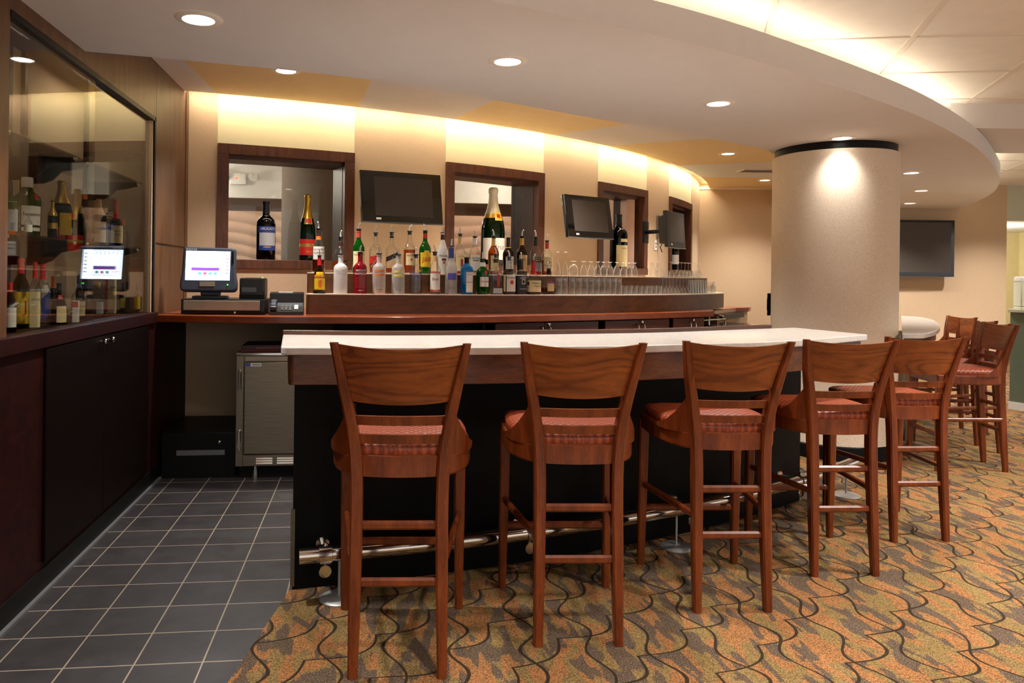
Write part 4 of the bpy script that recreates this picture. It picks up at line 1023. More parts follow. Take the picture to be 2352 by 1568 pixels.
# ------------------------------------------------------------------ bottles
M['barglass'] = glass('bar_glassware', (250, 250, 248), 2.2, .03, haze=.02, hazecol=(255, 252, 248), edge=.0, rim=1.6)
M['spoutclear'] = glass('clear_spout_plastic', (225, 222, 218), 1.0, .1, haze=.35, hazecol=(225, 220, 214))
PROF = {
 'vodka': [(0, .93), (.012, .99), (.03, 1), (.60, 1), (.66, .97), (.70, .88), (.735, .70), (.755, .52), (.775, .41), (.80, .36), (.95, .36), (.955, .42), (.975, .42), (.98, .36), (1, .34)],
 'whisky': [(0, .93), (.012, 1), (.55, 1), (.60, .96), (.66, .80), (.72, .56), (.76, .42), (.80, .36), (.94, .33), (.945, .38), (.965, .38), (1, .33)],
 'square': [(0, .95, 6), (.012, 1, 6), (.55, 1, 6), (.60, .96, 5), (.65, .80, 3.4), (.70, .54, 2.4), (.74, .40, 2), (.80, .35), (.95, .32), (1, .32)],
 'jd': [(0, .95, 6), (.012, 1, 6), (.56, 1, 6), (.60, .97, 5), (.645, .84, 3.6), (.68, .60, 2.5), (.705, .45, 2), (.75, .40), (.95, .36), (1, .36)],
 'bordeaux': [(0, .95), (.012, 1), (.60, 1), (.65, .97), (.69, .86), (.725, .64), (.75, .46), (.78, .37), (.955, .34), (.96, .38), (1, .38)],
 'champ': [(0, .92), (.015, 1), (.40, 1), (.48, .97), (.56, .88), (.64, .70), (.72, .52), (.80, .41), (.92, .34), (.93, .39), (.97, .41), (.99, .36), (1, .28)],
 'dome': [(0, .95, 4), (.012, 1, 4), (.42, 1, 4), (.47, .96, 3.5), (.52, .85, 3), (.56, .68, 2.4), (.60, .47, 2), (.64, .34), (.70, .29), (.97, .27), (1, .27)],
 'crown': [(0, .84), (.02, .92), (.20, 1), (.42, .99), (.54, .88), (.63, .62), (.69, .38), (.75, .27), (.97, .25), (1, .25)],
 'kahlua': [(0, 1), (.05, 1), (.06, .88), (.09, .93), (.42, .93), (.55, .82), (.64, .64), (.72, .43), (.78, .31), (.97, .27), (1, .27)],
 'bombay': [(0, .90, 7), (.02, .94, 7), (.68, 1, 7), (.75, .92, 5), (.81, .58, 3), (.85, .37, 2), (1, .35)],
 'flask': [(0, .9), (.02, 1), (.38, 1), (.50, .93), (.60, .68), (.68, .42), (.74, .34), (.97, .28), (1, .28)],
 'malibu': [(0, .95), (.02, 1), (.48, 1), (.56, .94), (.66, .72), (.76, .46), (.84, .33), (.97, .30), (1, .30)],
 'tanq': [(0, .85), (.02, .93), (.30, .98), (.60, 1), (.68, .94), (.73, .68), (.77, .46), (.82, .40), (1, .38)],
 'goose': [(0, .95), (.012, 1), (.50, 1), (.57, .95), (.63, .76), (.69, .52), (.74, .42), (.97, .36), (1, .36)],
 'carton': [(0, 1, 14), (1, 1, 14)],
}
def prof_at(pf, z):
    for p, q in zip(pf, pf[1:]):
        if p[0] <= z <= q[0]:
            t = (z - p[0]) / max(1e-9, q[0] - p[0]); e = lambda w: w[2] if len(w) > 2 else 2.0
            return p[1] + (q[1] - p[1]) * t, e(p) + (e(q) - e(p)) * t
    return pf[-1][1], 2.0
def bottle(label, group, loc, Hh, Rr, typ, gmat, liquid=None, labs=(), neck=(), pour=None, cap=None, sy=1.0, rz=None, txt=(), name='liquor_bottle'):
    """liquid (material, level); labs (z0, z1, half angle, material, centre angle); neck (z0, z1, material); txt (words, z, size, material, angle)"""
    pf = PROF[typ]
    if rz is None: rz = math.atan2(-loc[0], loc[1]) + R(8)
    t = thing(name, label, 'bottle' if typ != 'carton' else 'carton', loc, rz, group)
    n = 28
    def pt(z, a, k=1.0, off=0.0):
        r, e = prof_at(pf, z); q = r * Rr * supell(a - PI / 2, e) * k + off
        f = 1 + (sy - 1) * min(1, max(0, (r - .4) / .4))
        return (q * math.sin(a), -q * math.cos(a) * f, z * Hh)
    def skin(mb, z0, z1, k, off, mi=0, caps=True):
        zs = [z0] + [p[0] for p in pf if z0 + 1e-4 < p[0] < z1 - 1e-4] + [z1]
        vs = [pt(z, 2 * PI * j / n, k, off) for z in zs for j in range(n)]
        fs = [(i * n + j, i * n + (j + 1) % n, i * n + n + (j + 1) % n, i * n + n + j) for i in range(len(zs) - 1) for j in range(n)]
        if caps: fs += [tuple(range(n))[::-1], tuple((len(zs) - 1) * n + j for j in range(n))]
        mb.add(vs, fs, mi)
    b = MB(); skin(b, 0, 1, 1, 0); b.build('glass_body' if typ != 'carton' else 'carton_body', gmat, t, 45)
    if liquid:
        b = MB(); skin(b, .022, liquid[1], .93, 0); b.build('liquid', liquid[0], t, 45)
    # every separate paper is a label part of its own; prints on it belong to it, prints on bare glass are lettering
    base = [L_ for L_ in labs if (L_[6] if len(L_) > 6 else 0) == 0]; groups = []
    for L_ in sorted(base, key=lambda q: q[0]):
        c_ = L_[4] if len(L_) > 4 else 0
        for g in groups:
            if g[1] >= L_[0] - .004 and abs(g[2] - c_) < g[3] + L_[2]: g[0].append(L_); g[1] = max(g[1], L_[1]); break
        else: groups.append([[L_], L_[1], c_, L_[2], L_[0]])
    over = [L_ for L_ in labs if (L_[6] if len(L_) > 6 else 0) > 0]
    loose = []
    for kind_, it in [('o', o_) for o_ in over] + [('t', q) for q in txt]:
        z_ = (it[0] + it[1]) / 2 if kind_ == 'o' else it[1]; c_ = it[4] if len(it) > 4 else 0
        for g in groups:
            if g[4] - .02 <= z_ <= g[1] + .02 and abs(g[2] - c_) < g[3] + 6: g.append((kind_, it)); break
        else: loose.append((kind_, it))
    def draw(b, mats, kind_, it):
        if it_m(it, kind_) not in mats: mats.append(it_m(it, kind_))
        k_ = mats.index(it_m(it, kind_))
        if kind_ == 't':
            w_, z, s_, m_ = it[:4]; ca = R(it[4]) if len(it) > 4 else 0; sl = it[5] if len(it) > 5 else 0
            r0 = prof_at(pf, z)[0] * Rr
            b.text(w_, s_, k_, None, lambda x, y: pt(z + y / Hh + sl * x / r0, ca + x / r0, 1, .0022))
        else:
            z0, z1, ha, m_ = it[:4]; ca = R(it[4]) if len(it) > 4 else 0; na, nz = 14, 3; ha = R(ha); sl = it[5] if len(it) > 5 else 0; off = .0009 + .0004 * (it[6] if len(it) > 6 else 0)
            vs = [pt(z0 + (z1 - z0) * j / nz + sl * (-1 + 2 * i / na), ca - ha + 2 * ha * i / na, 1, off) for j in range(nz + 1) for i in range(na + 1)]
            b.add(vs, [(j * (na + 1) + i, j * (na + 1) + i + 1, (j + 1) * (na + 1) + i + 1, (j + 1) * (na + 1) + i) for j in range(nz) for i in range(na)], k_)
    it_m = lambda it, kind_: it[3]
    for g in groups:
        b = MB(); mats = []
        for L_ in g[0]: draw(b, mats, 'o', L_)
        for kind_, it in g[5:]: draw(b, mats, kind_, it)
        b.build('label', mats, t, 60)
    if loose:
        b = MB(); mats = []
        for kind_, it in loose: draw(b, mats, kind_, it)
        b.build('printed_lettering', mats, t, 60)
    for N_ in neck:
        b = MB(); skin(b, N_[0], N_[1], 1.0, .0012); b.build('neck_wrap', N_[2], t, 45)
    rt = prof_at(pf, 1)[0] * Rr
    if cap:
        b = MB(); b.lathe([(rt * 1.12, Hh * (1 - cap[1])), (rt * 1.14, Hh * (1 - cap[1] * .5)), (rt * 1.12, Hh * 1.004), (rt * .9, Hh * 1.01)], 20); b.build('cap', cap[0], t)
    if pour:
        b = MB(); b.lathe([(rt * .8, Hh - .022), (rt * .95, Hh), (rt * 1.35, Hh + .001), (rt * 1.4, Hh + .006), (rt * .5, Hh + .009)], 16); p_ = b.build('pourer_stopper', M['blackplastic'], t)
        b = MB(); d = rnd.uniform(-1, 1); b.tube([(0, 0, Hh + .006), (0, 0, Hh + .028), (.006 * d, -.005, Hh + .043), (.016 * d, -.012, Hh + .054)], [.0055, .0055, .005, .0045], 8); b.build('spout', M['spoutclear'] if pour == 'c' else M['white'], p_)
    return t
ZL_, ZU_ = 1.2652, 1.4152
GL, GU = 'liquor bottles on the lower step of the riser', 'liquor bottles on the upper step of the riser'
m = M
LOWER = [
 ('brown coffee liqueur bottle with arched yellow label, leftmost on the lower step', -.332, 5.391, .265, .045, 'kahlua', m['brownglass'], (m['darkamber'], .6), [(.12, .50, 62, m['lab_yellow']), (.50, .58, 44, m['lab_yellow']), (.10, .125, 64, m['lab_gold']), (.17, .36, 16, m['lab_orange'], 0, 0, 1)], [(.76, .96, m['wax_red'])], 'c', [('KAHLÚA', .46, .026, m['wax_red'])]),
 ('milky white vanilla vodka bottle on the lower step', -.183, 5.416, .281, .050, 'vodka', m['frostwhite'], None, [], [], 'w', [('ABSOLUT', .585, .020, m['lab_silver']), ('VANILIA', .51, .020, m['lab_silver'])]),
 ('raspberry red vodka bottle with pale lettering on the lower step', -.044, 5.44, .294, .048, 'vodka', m['redglass'], None, [(.40 - .035 * k, .406 - .035 * k, 50, m['lab_pink']) for k in range(8)], [], 'c', [('ABSOLUT', .57, .019, m['lab_white']), ('RASPBERRI', .49, .020, m['lab_white']), ('IMPORTED', .08, .009, m['lab_white'])]),
 ('frosted vodka bottle with orange bands and orange bottom on the lower step', .092, 5.462, .288, .048, 'vodka', m['frost'], (m['orangeliq'], .10), [(.55, .60, 46, m['lab_orange']), (.45, .50, 46, m['lab_orange'])] + [(.40 - .032 * k, .405 - .032 * k, 48, m['lab_grey']) for k in range(8)], [], 'c', [('Country of Sweden', .525, .010, m['black']), ('IMPORTED', .11, .010, m['black'])]),
 ('frosted vodka bottle with pale lemon bands on the lower step', .233, 5.486, .284, .048, 'vodka', m['frost'], (m['clearliq'], .44), [(.55, .60, 46, m['lab_lemon']), (.45, .50, 46, m['lab_lemon'])] + [(.40 - .032 * k, .405 - .032 * k, 48, m['lab_grey']) for k in range(8)], [], 'c', [('Country of Sweden', .525, .010, m['black']), ('IMPORTED', .11, .010, m['black'])]),
 ('clear vodka bottle with violet lettering on the lower step', .365, 5.509, .286, .047, 'vodka', m['glass'], (m['clearliq'], .56), [(.58, .62, 22, m['lab_yellow'], 22)], [], 'w', [('ABSOLUT', .53, .020, m['lab_violet']), ('VODKA', .44, .020, m['lab_violet'])]),
 ('clear vodka bottle with red and white label under a gold neck on the lower step', .506, 5.534, .308, .0465, 'whisky', m['glass'], (m['clearliq'], .5), [(.06, .50, 50, m['lab_white']), (.50, .545, 50, m['lab_red']), (.065, .11, 50, m['lab_red'], 0, 0, 1)], [(.78, .92, m['lab_tan'])], 'c', [('STOLICHNAYA', .522, .011, m['lab_white']), ('Stoli', .36, .028, m['black']), ('VODKA', .09, .011, m['lab_white'])]),
 ('tall frosted vodka bottle with blue neck on the lower step', .633, 5.557, .356, .0455, 'goose', m['frost'], (m['clearliq'], .48), [(.30, .44, 44, m['lab_violet'], 4)], [(.76, .97, m['lab_blue'])], 'w', [('VODKA', .13, .012, m['lab_blue'])]),
 ('square bright blue gin bottle with silver label on the lower step', .751, 5.578, .271, .046, 'bombay', m['blueglass'], None, [(.05, .62, 34, m['lab_silver'], 22), (.07, .60, 29, m['lab_white'], 22, 0, 1)], [(.86, 1.0, m['black'])], 'c', [('BOMBAY', .55, .013, m['lab_blue'], 22), ('SAPPHIRE', .33, .011, m['lab_blue'], 22)]),
 ('round green gin bottle with white label and red seal on the lower step', .877, 5.601, .263, .049, 'tanq', m['greenglass'], None, [(.22, .50, 46, m['lab_white'], 16), (.58, .68, 11, m['lab_red'], 26)], [(.80, .92, m['neck_white'])], 'w', [('Tanqueray', .37, .016, m['black'], 16)]),
 ('clear square gin bottle with red lettering and guard figure on the lower step', .983, 5.62, .301, .047, 'jd', m['glass'], (m['clearliq'], .55), [(.54, .60, 40, m['lab_pink'], 12), (.20, .50, 11, m['lab_red'], 16), (.03, .16, 40, m['lab_silver'], 12)], [(.80, .90, m['neck_brown'])], 'c', [('BEEFEATER', .57, .011, m['lab_white'], 12)]),
 ('square bourbon bottle with white label and red rosette on the lower step', 1.09, 5.642, .282, .0455, 'square', m['glass'], (m['darkamber'], .10), [(.08, .52, 44, m['lab_white'], 16), (.08, .5, 16, m['lab_cream'], -52), (.28, .38, 13, m['lab_red'], 18, 0, 1)], [], 'w', [('JIM BEAM', .45, .018, m['black'], 16)]),
 ('square whiskey bottle with black label on the lower step', 1.186, 5.662, .267, .043, 'jd', m['glass'], (m['darkamber'], .09), [(.07, .54, 78, m['lab_black'], 10), (.30, .44, 15, m['lab_white'], 18, 0, 1), (.32, .42, 11, m['lab_black'], 18, 0, 2)], [(.72, .97, m['lab_black'])], 'w', [("JACK", .50, .014, m['lab_white'], 18), ("DANIEL'S", .44 + .03, .012, m['lab_white'], 18), ('WHISKEY', .16, .012, m['lab_white'], 18)]),
 ('domed bourbon bottle dipped in red wax on the lower step', 1.292, 5.688, .26, .054, 'dome', m['glass'], (m['darkamber'], .12), [(.08, .42, 80, m['lab_cream'], 6), (.28, .38, 10, m['neck_brown'], -48, 0, 1)], [(.60, 1.0, m['wax_red'])], 'c', [("Maker's", .34, .020, m['black'], 14), ('Mark', .25, .020, m['black'], 22)]),
 ('rounded whisky bottle half full with gold shield label, rightmost on the lower step', 1.421, 5.723, .198, .0600, 'crown', m['glass'], (m['darkamber'], .27), [(.13, .44, 26, m['lab_tan'], 14), (.44, .52, 20, m['lab_violet'], 14), (.46, .54, 9, m['lab_red'], 14, 0, 1)], [(.80, .98, m['black'])], 'c', [], .62),
]
for r in LOWER:
    bottle(r[0], GL, (r[1], r[2], ZL_), r[3], r[4], r[5], r[6], r[7], r[8], r[9], r[10], txt=r[11], sy=r[12] if len(r) > 12 else 1.0)
UPPER = [
 ('peach liqueur bottle with white label and orange neck, leftmost on the upper step', -.350, 5.549, .316, .0455, 'whisky', m['glass'], (m['redspirit'], .28), [(.30, .60, 62, m['lab_white'])], [(.76, .84, m['lab_orange']), (.84, .97, m['neck_brown'])], 'w', [('SOUTHERN', .53, .018, m['black']), ('COMFORT', .45, .018, m['black'])]),
 ('flat amber flask bottle with gold script label on the upper step', -.19, 5.577, .258, .056, 'flask', m['glass'], (m['amber'], .34), [(.12, .36, 40, m['lab_black'], 14)], [(.74, .86, m['neck_brown'])], 'w', [('RUM', .26, .026, m['lab_gold'], 14)], .6),
 ('green malt whisky bottle with cream label on the upper step', -.059, 5.599, .321, .046, 'whisky', m['greenglass'], None, [(.14, .50, 62, m['lab_cream'])], [(.82, .97, m['lab_pink'])], 'c', [('GLENLIVET', .42, .017, m['black'])]),
 ('square scotch bottle with slanted red label on the upper step', .067, 5.621, .298, .0435, 'square', m['glass'], (m['amber'], .42), [(.30, .46, 74, m['lab_red'], 6, .09)], [], 'c', [('RED LABEL', .38, .015, m['lab_white'], 6, .27)]),
 ('nearly empty square scotch bottle with slanted black label on the upper step', .188, 5.641, .304, .0435, 'square', m['glass'], (m['amber'], .13), [(.36, .48, 70, m['lab_black'], 10, .09)], [(.88, .92, m['black'])], 'c', [('BLACK LABEL', .42, .012, m['lab_cream'], 10, .27)]),
 ('full amber scotch bottle with white label on the upper step', .324, 5.664, .317, .0455, 'whisky', m['glass'], (m['amber'], .57), [(.20, .49, 54, m['lab_cream'], 12), (.30, .36, 8, m['lab_pink'], 12, 0, 1)], [], 'w', [("DEWAR'S", .43, .017, m['lab_pink'], 12)]),
 ('green scotch bottle with bright yellow label and red letters on the upper step', .444, 5.685, .324, .046, 'whisky', m['greenglass'], None, [(.16, .50, 62, m['lab_yellow'], 6), (.50, .545, 24, m['lab_yellow'], 10)], [(.84, .95, m['lab_red'])], 'w', [('J&B', .33, .048, m['wax_red'], 10)]),
 ('white coconut rum bottle with dark lettering on the upper step', .581, 5.71, .313, .046, 'malibu', m['whitebottle'], None, [(.25, .32, 14, m['lab_orange'], 8), (.33, .38, 22, m['neck_brown'], 8)], [(.84, .97, m['neck_brown'])], 'c', [('MALIBU', .44, .022, m['black'], 8)]),
 ('spiced rum bottle with cream label and red figure on the upper step', .719, 5.735, .307, .042, 'whisky', m['glass'], (m['amber'], .10), [(.08, .50, 58, m['lab_cream'], 6), (.16, .38, 13, m['lab_red'], 16, 0, 1)], [(.76, .95, m['lab_tan'])], 'c', [('Spiced Rum', .45, .013, m['lab_pink'], 10)]),
 ('clear white rum bottle with green tinted label on the upper step', .837, 5.756, .292, .045, 'whisky', m['glass'], (m['clearliq'], .3), [(.10, .52, 56, m['lab_white'], 6), (.53, .60, 10, m['lab_orange'], 20), (.36, .38, 30, m['black'], 8, 0, 1)], [(.80, .97, m['neck_white'])], 'c', [('BACARDI', .43, .016, m['black'], 10)]),
 ('amber whisky bottle with tan neck in front of the tall green champagne', .991, 5.785, .299, .0435, 'whisky', m['amberglass'], (m['amber'], .55), [(.10, .50, 50, m['lab_cream'], 14)], [(.76, .95, m['lab_tan'])], 'w', [('V.O.', .38, .026, m['neck_brown'], 14)]),
 ('dark brown whisky bottle with white label and black neck on the upper step', 1.113, 5.81, .289, .0435, 'whisky', m['brownglass'], (m['darkamber'], .5), [(.16, .50, 50, m['lab_white'], 18)], [(.76, .97, m['lab_black']), (.735, .76, m['lab_gold'])], 'c', [('Canadian', .40, .014, m['lab_blue'], 18), ('Club', .33, .014, m['lab_blue'], 18)]),
 ('brown whisky bottle with gold neck and tan label on the upper step', 1.228, 5.837, .305, .0435, 'whisky', m['brownglass'], (m['darkamber'], .5), [(.10, .52, 52, m['lab_tan'], 16)], [(.78, .96, m['lab_gold'])], 'w', [('V.O.', .40, .022, m['neck_brown'], 16)]),
 ('clear whisky bottle with black label and black neck on the upper step', 1.347, 5.868, .304, .046, 'whisky', m['glass'], (m['amber'], .12), [(.34, .48, 54, m['lab_black'], 18), (.10, .33, 50, m['lab_grey'], 18)], [(.76, .97, m['lab_black'])], 'w', [('BLACK', .445, .016, m['lab_gold'], 18), ('VELVET', .385, .016, m['lab_gold'], 18)]),
 ('bourbon bottle with cream label and red neck, rightmost on the upper step', 1.447, 5.897, .276, .0445, 'whisky', m['glass'], (m['redspirit'], .44), [(.12, .54, 58, m['lab_cream'], 18), (.05, .12, 60, m['lab_pink'], 10)], [(.78, .97, m['lab_pink'])], 'c', [('WILD', .37, .022, m['black'], 18), ('TURKEY', .28, .022, m['black'], 18)]),
]
for r in UPPER:
    bottle(r[0], GU, (r[1], r[2], ZU_), r[3], r[4], r[5], r[6], r[7], r[8], r[9], r[10], txt=r[11], sy=r[12] if len(r) > 12 else 1.0)
GW = 'show bottles on the window sills'
ZS = Z0 + .0755
bottle('large black wine bottle with blue and silver label on the first window sill', GW, (-.818, 6.236, ZS), .475, .0765, 'bordeaux', m['blackglass'], None, [(.46, .57, 66, m['lab_blue'], 6), (.24, .46, 56, m['lab_silver'], 6), (.16, .24, 60, m['lab_blue'], 6), (.205, .225, 24, m['lab_gold'], 0, 0, 1)], [(.79, 1.0, m['lab_black'])], None, txt=[('DELICATO', .525, .027, m['lab_white'], 6)], name='wine_bottle')
bottle('dark green champagne magnum with gold neck and red label on the first window sill', GW, (-.492, 6.325, ZS), .55, .067, 'champ', m['darkgreenglass'], None, [(.08, .32, 80, m['lab_red'], 0), (.205, .25, 80, m['lab_gold'], 0, 0, 1), (.565, .63, 24, m['lab_red'], 0, 0, 3), (.545, .65, 34, m['lab_gold'], 0, 0, 2)], [(.64, 1.0, m['goldfoil'])], None, txt=[('BRUT', .13, .024, m['lab_gold'], 10), ('CUVEE', .227, .022, m['neck_green'], 0)], name='champagne_bottle')
bottle('giant green champagne bottle with white neck and white label on the second window sill', GW, (1.193, 7.016, ZS), .73, .114, 'champ', m['darkgreenglass'], None, [(.06, .34, 66, m['lab_white'], 6), (.60, .655, 120, m['lab_gold'], 0), (.565, .68, 26, m['lab_yellow'], 30, 0, 2), (.60, .65, 13, m['lab_red'], 30, 0, 4)], [(.655, 1.0, m['palefoil'])], None, txt=[('Brut', .22, .07, m['lab_grey'], 26)], name='champagne_bottle')
bottle('tall black wine bottle with cream label on the third window sill', GW, (2.818, 8.132, ZS), .60, .098, 'bordeaux', m['blackglass'], None, [(.02, .42, 56, m['lab_cream'], 34), (.48, .54, 30, m['lab_cream'], 38)], [(.80, 1.0, m['lab_black'])], None, txt=[('RESERVA', .36, .02, m['neck_brown'], 36)], name='wine_bottle')
bottle('slim dark bottle with white label and red top on the fourth window sill', GW, (3.93, 9.20, ZS), .40, .058, 'bordeaux', m['darkgreenglass'], None, [(.18, .48, 70, m['lab_white'], 0)], [(.74, 1.0, m['wax_red'])], None, name='wine_bottle')
# glazed case
GC1, GC2 = 'bottles on the glass shelf of the glazed case', 'bottles on the floor of the glazed case'
ZC1, ZC2 = 1.5605, 1.1405
CASE = [
 (GC1, ZC1, 'pale green gin bottle with tall silver label, partly behind the case edge', -1.58, 3.52, .235, .040, 'square', m['greenglass'], [(.06, .62, 40, m['lab_silver'], 20)], [(.8, 1, m['lab_black'])], None, []),
 (GC1, ZC1, 'largest bright green gin bottle with white label and red seal in the case', -1.60, 3.745, .280, .060, 'tanq', m['greenglass'], [(.20, .52, 46, m['lab_white'], 34), (.10, .16, 46, m['lab_white'], 34), (.62, .72, 12, m['lab_red'], 56)], [], (m['neck_white'], .16), [('Tanqueray', .38, .02, m['black'], 34)]),
 (GC1, ZC1, 'tiny clear bottle with white label at the front of the case shelf', -1.49, 3.50, .088, .017, 'whisky', m['glass'], [(.14, .5, 60, m['lab_white'], 20)], [], None, []),
 (GC1, ZC1, 'slim bottle with ornate gold crown stopper on the case shelf', -1.53, 3.86, .190, .022, 'whisky', m['blackglass'], [(.25, .40, 70, m['lab_gold'], 20)], [(.58, .80, m['lab_gold'])], (m['goldfoil'], .2), []),
 (GC1, ZC1, 'gold topped champagne bottle with yellow label on the case shelf', -1.62, 4.20, .325, .055, 'champ', m['blackglass'], [(.10, .46, 34, m['lab_yellow'], 34), (.03, .22, 50, m['lab_red'], -22), (.50, .58, 60, m['lab_black'])], [(.62, 1, m['lab_gold'])], None, []),
 (GC1, ZC1, 'dark brown bottle with orange collar on the case shelf', -1.60, 4.47, .315, .036, 'champ', m['brownglass'], [(.30, .36, 20, m['neck_green'], 20)], [(.80, .88, m['lab_orange']), (.88, 1, m['lab_black'])], None, []),
 (GC1, ZC1, 'dark cognac bottle with cream label and yellow neck on the case shelf', -1.60, 4.70, .290, .042, 'whisky', m['blackglass'], [(.06, .48, 52, m['lab_cream'], 24)], [(.62, .95, m['lab_tan'])], None, [('Hennessy', .34, .016, m['black'], 24)]),
 (GC1, ZC1, 'bourbon bottle with long red wax neck on the case shelf', -1.53, 4.79, .280, .040, 'dome', m['brownglass'], [(.06, .44, 52, m['lab_cream'], 22)], [(.60, 1, m['wax_red'])], None, [("Maker's", .32, .014, m['black'], 22), ('Mark', .24, .014, m['black'], 22)]),
 (GC1, ZC1, 'clear bottle with orange stopper, rightmost on the case shelf', -1.57, 5.06, .18, .032, 'crown', m['glass'], [], [], (m['lab_orange'], .2), []),
 (GC2, ZC2, 'bottle with white oval label cut by the left edge of the case', -1.50, 3.36, .21, .026, 'whisky', m['brownglass'], [(.10, .5, 60, m['lab_white'], 20)], [(.8, 1, m['wax_red'])], None, []),
 (GC2, ZC2, 'dark green scotch bottle with big yellow label and red letter, lowest left in the case', -1.57, 3.62, .318, .037, 'whisky', m['darkgreenglass'], [(.06, .52, 64, m['lab_yellow'], 26)], [(.78, 1, m['wax_red'])], None, [('J', .30, .075, m['wax_red'], 44)]),
 (GC2, ZC2, 'pale malt whisky bottle with long cream label at the front of the case floor', -1.49, 3.575, .30, .024, 'square', m['glass'], [(.02, .56, 50, m['lab_cream'], 20)], [(.76, 1, m['wax_red'])], None, [('GLEN', .44, .014, m['black'], 30)]),
 (GC2, ZC2, 'dark bottle with slanted blue label on the case floor', -1.56, 3.83, .295, .032, 'whisky', m['glass'], [(.12, .50, 34, m['lab_blue'], 40, .06)], [(.74, 1, m['wax_red'])], None, []),
 (GC2, ZC2, 'bottle with thick white screw cap on the case floor', -1.64, 4.05, .25, .027, 'whisky', m['glass'], [(.2, .5, 40, m['lab_grey'], 20)], [(.60, .76, m['neck_white'])], (m['neck_white'], .2), []),
 (GC2, ZC2, 'dark flask with cream and red label on the case floor', -1.50, 3.87, .20, .036, 'flask', m['brownglass'], [(.05, .45, 40, m['lab_cream'], 34), (.62, .72, 34, m['lab_pink'], 30)], [], (m['lab_black'], .2), []),
 (GC2, ZC2, 'bottle with orange neck wrap at the back of the case floor', -1.68, 4.26, .235, .027, 'whisky', m['brownglass'], [(.10, .4, 50, m['lab_tan'])], [(.72, 1, m['lab_orange'])], None, []),
 (GC2, ZC2, 'narrow white and pink carton standing on the case floor', -1.48, 4.03, .11, .016, 'carton', m['lab_white'], [(.70, .97, 40, m['lab_pink'])], [], None, []),
 (GC2, ZC2, 'round dark cognac bottle with cream label on the case floor', -1.56, 4.29, .235, .040, 'crown', m['glass'], [(.08, .42, 34, m['lab_cream'], 26)], [], (m['lab_black'], .18), [('COGNAC', .30, .013, m['black'], 26)]),
 (GC2, ZC2, 'slim brown bottle with purple neck behind the cognac on the case floor', -1.67, 4.60, .24, .020, 'whisky', m['brownglass'], [(.1, .45, 50, m['lab_grey'])], [(.70, 1, m['lab_violet'])], None, []),
 (GC2, ZC2, 'clear bottle with small silver label and gold cap on the case floor', -1.53, 4.50, .20, .033, 'whisky', m['glass'], [(.10, .44, 36, m['lab_silver'], 26)], [], (m['lab_gold'], .14), []),
 (GC2, ZC2, 'tall cream carton with red edge on the case floor', -1.60, 4.93, .225, .030, 'carton', m['lab_cream'], [(.05, .95, 14, m['lab_red'], -40)], [], None, [('JIM', .72, .020, m['black'], 20)]),
 (GC2, ZC2, 'bottle with black emblem label beside the cream carton in the case', -1.50, 4.93, .20, .022, 'square', m['glass'], [(.10, .5, 44, m['lab_black'], 20)], [(.74, 1, m['lab_black'])], None, []),
 (GC2, ZC2, 'bottle with short yellow label near the right end of the case floor', -1.57, 5.065, .19, .022, 'whisky', m['brownglass'], [(.15, .48, 60, m['lab_lemon'], 20)], [], (m['lab_black'], .16), []),
 (GC2, ZC2, 'rightmost bottle on the case floor with bright yellow label', -1.48, 5.06, .185, .020, 'whisky', m['brownglass'], [(.12, .55, 64, m['lab_yellow'], 10)], [], (m['lab_black'], .16), []),
]
for g, z, lab, x, y, hh, rr, ty, gm, labs, neck, cap, tx in CASE:
    bottle(lab, g, (x, y, z), hh, rr, ty, gm, None, labs, neck, None, cap, txt=tx, name='liquor_bottle' if ty != 'carton' else 'bottle_carton', rz=R(12))

# ------------------------------------------------------------------ glassware, upside down
GP = {  # (radius share, height share) from the foot or base at the top down to the rim on the shelf
 'champagne_flute': [(0, 1), (.62, 1), (.64, .99), (.12, .965), (.055, .93), (.05, .66), (.14, .60), (.40, .52), (.78, .36), (1, .10), (.98, 0)],
 'snifter': [(0, 1), (.62, 1), (.64, .985), (.14, .95), (.10, .86), (.14, .80), (.50, .74), (.88, .55), (1, .36), (.94, .16), (.78, 0)],
 'goblet': [(0, 1), (.62, 1), (.64, .985), (.24, .95), (.20, .84), (.24, .79), (.50, .70), (.80, .45), (.97, .18), (1, 0)],
 'glass_mug': [(0, 1), (.70, 1), (.74, .97), (.66, .90), (.62, .82), (.72, .70), (1, .55), (1, 0)],
 'wine_glass': [(0, 1), (.72, 1), (.74, .985), (.14, .95), (.07, .88), (.07, .56), (.16, .50), (.50, .42), (.85, .28), (1, .12), (.94, 0)],
 'highball_glass': [(0, 1), (.88, 1), (.92, .985), (.92, .93), (.90, .91), (.96, .55), (.99, .54), (.96, .53), (1, 0)],
 'rocks_glass': [(0, 1), (.90, 1), (.94, .97), (.92, .84), (.95, .80), (1, 0)],
 'martini_glass': [(0, 1), (.62, 1), (.64, .988), (.10, .96), (.05, .90), (.05, .58), (.10, .52), (.55, .26), (1, .02), (1, 0)],
 'pint_glass': [(0, 1), (.74, 1), (.77, .985), (.78, .92), (1, .02), (1, 0)],
 'brandy_glass': [(0, 1), (.66, 1), (.68, .985), (.20, .95), (.16, .86), (.40, .78), (.90, .55), (1, .30), (.86, 0)],
}
UPG, LOG = 'upside-down glasses on the upper step', 'upside-down glasses on the lower step'
ORD = ['first', 'second', 'third', 'fourth', 'fifth', 'sixth', 'seventh', 'eighth', 'ninth', 'tenth', 'eleventh', 'twelfth']
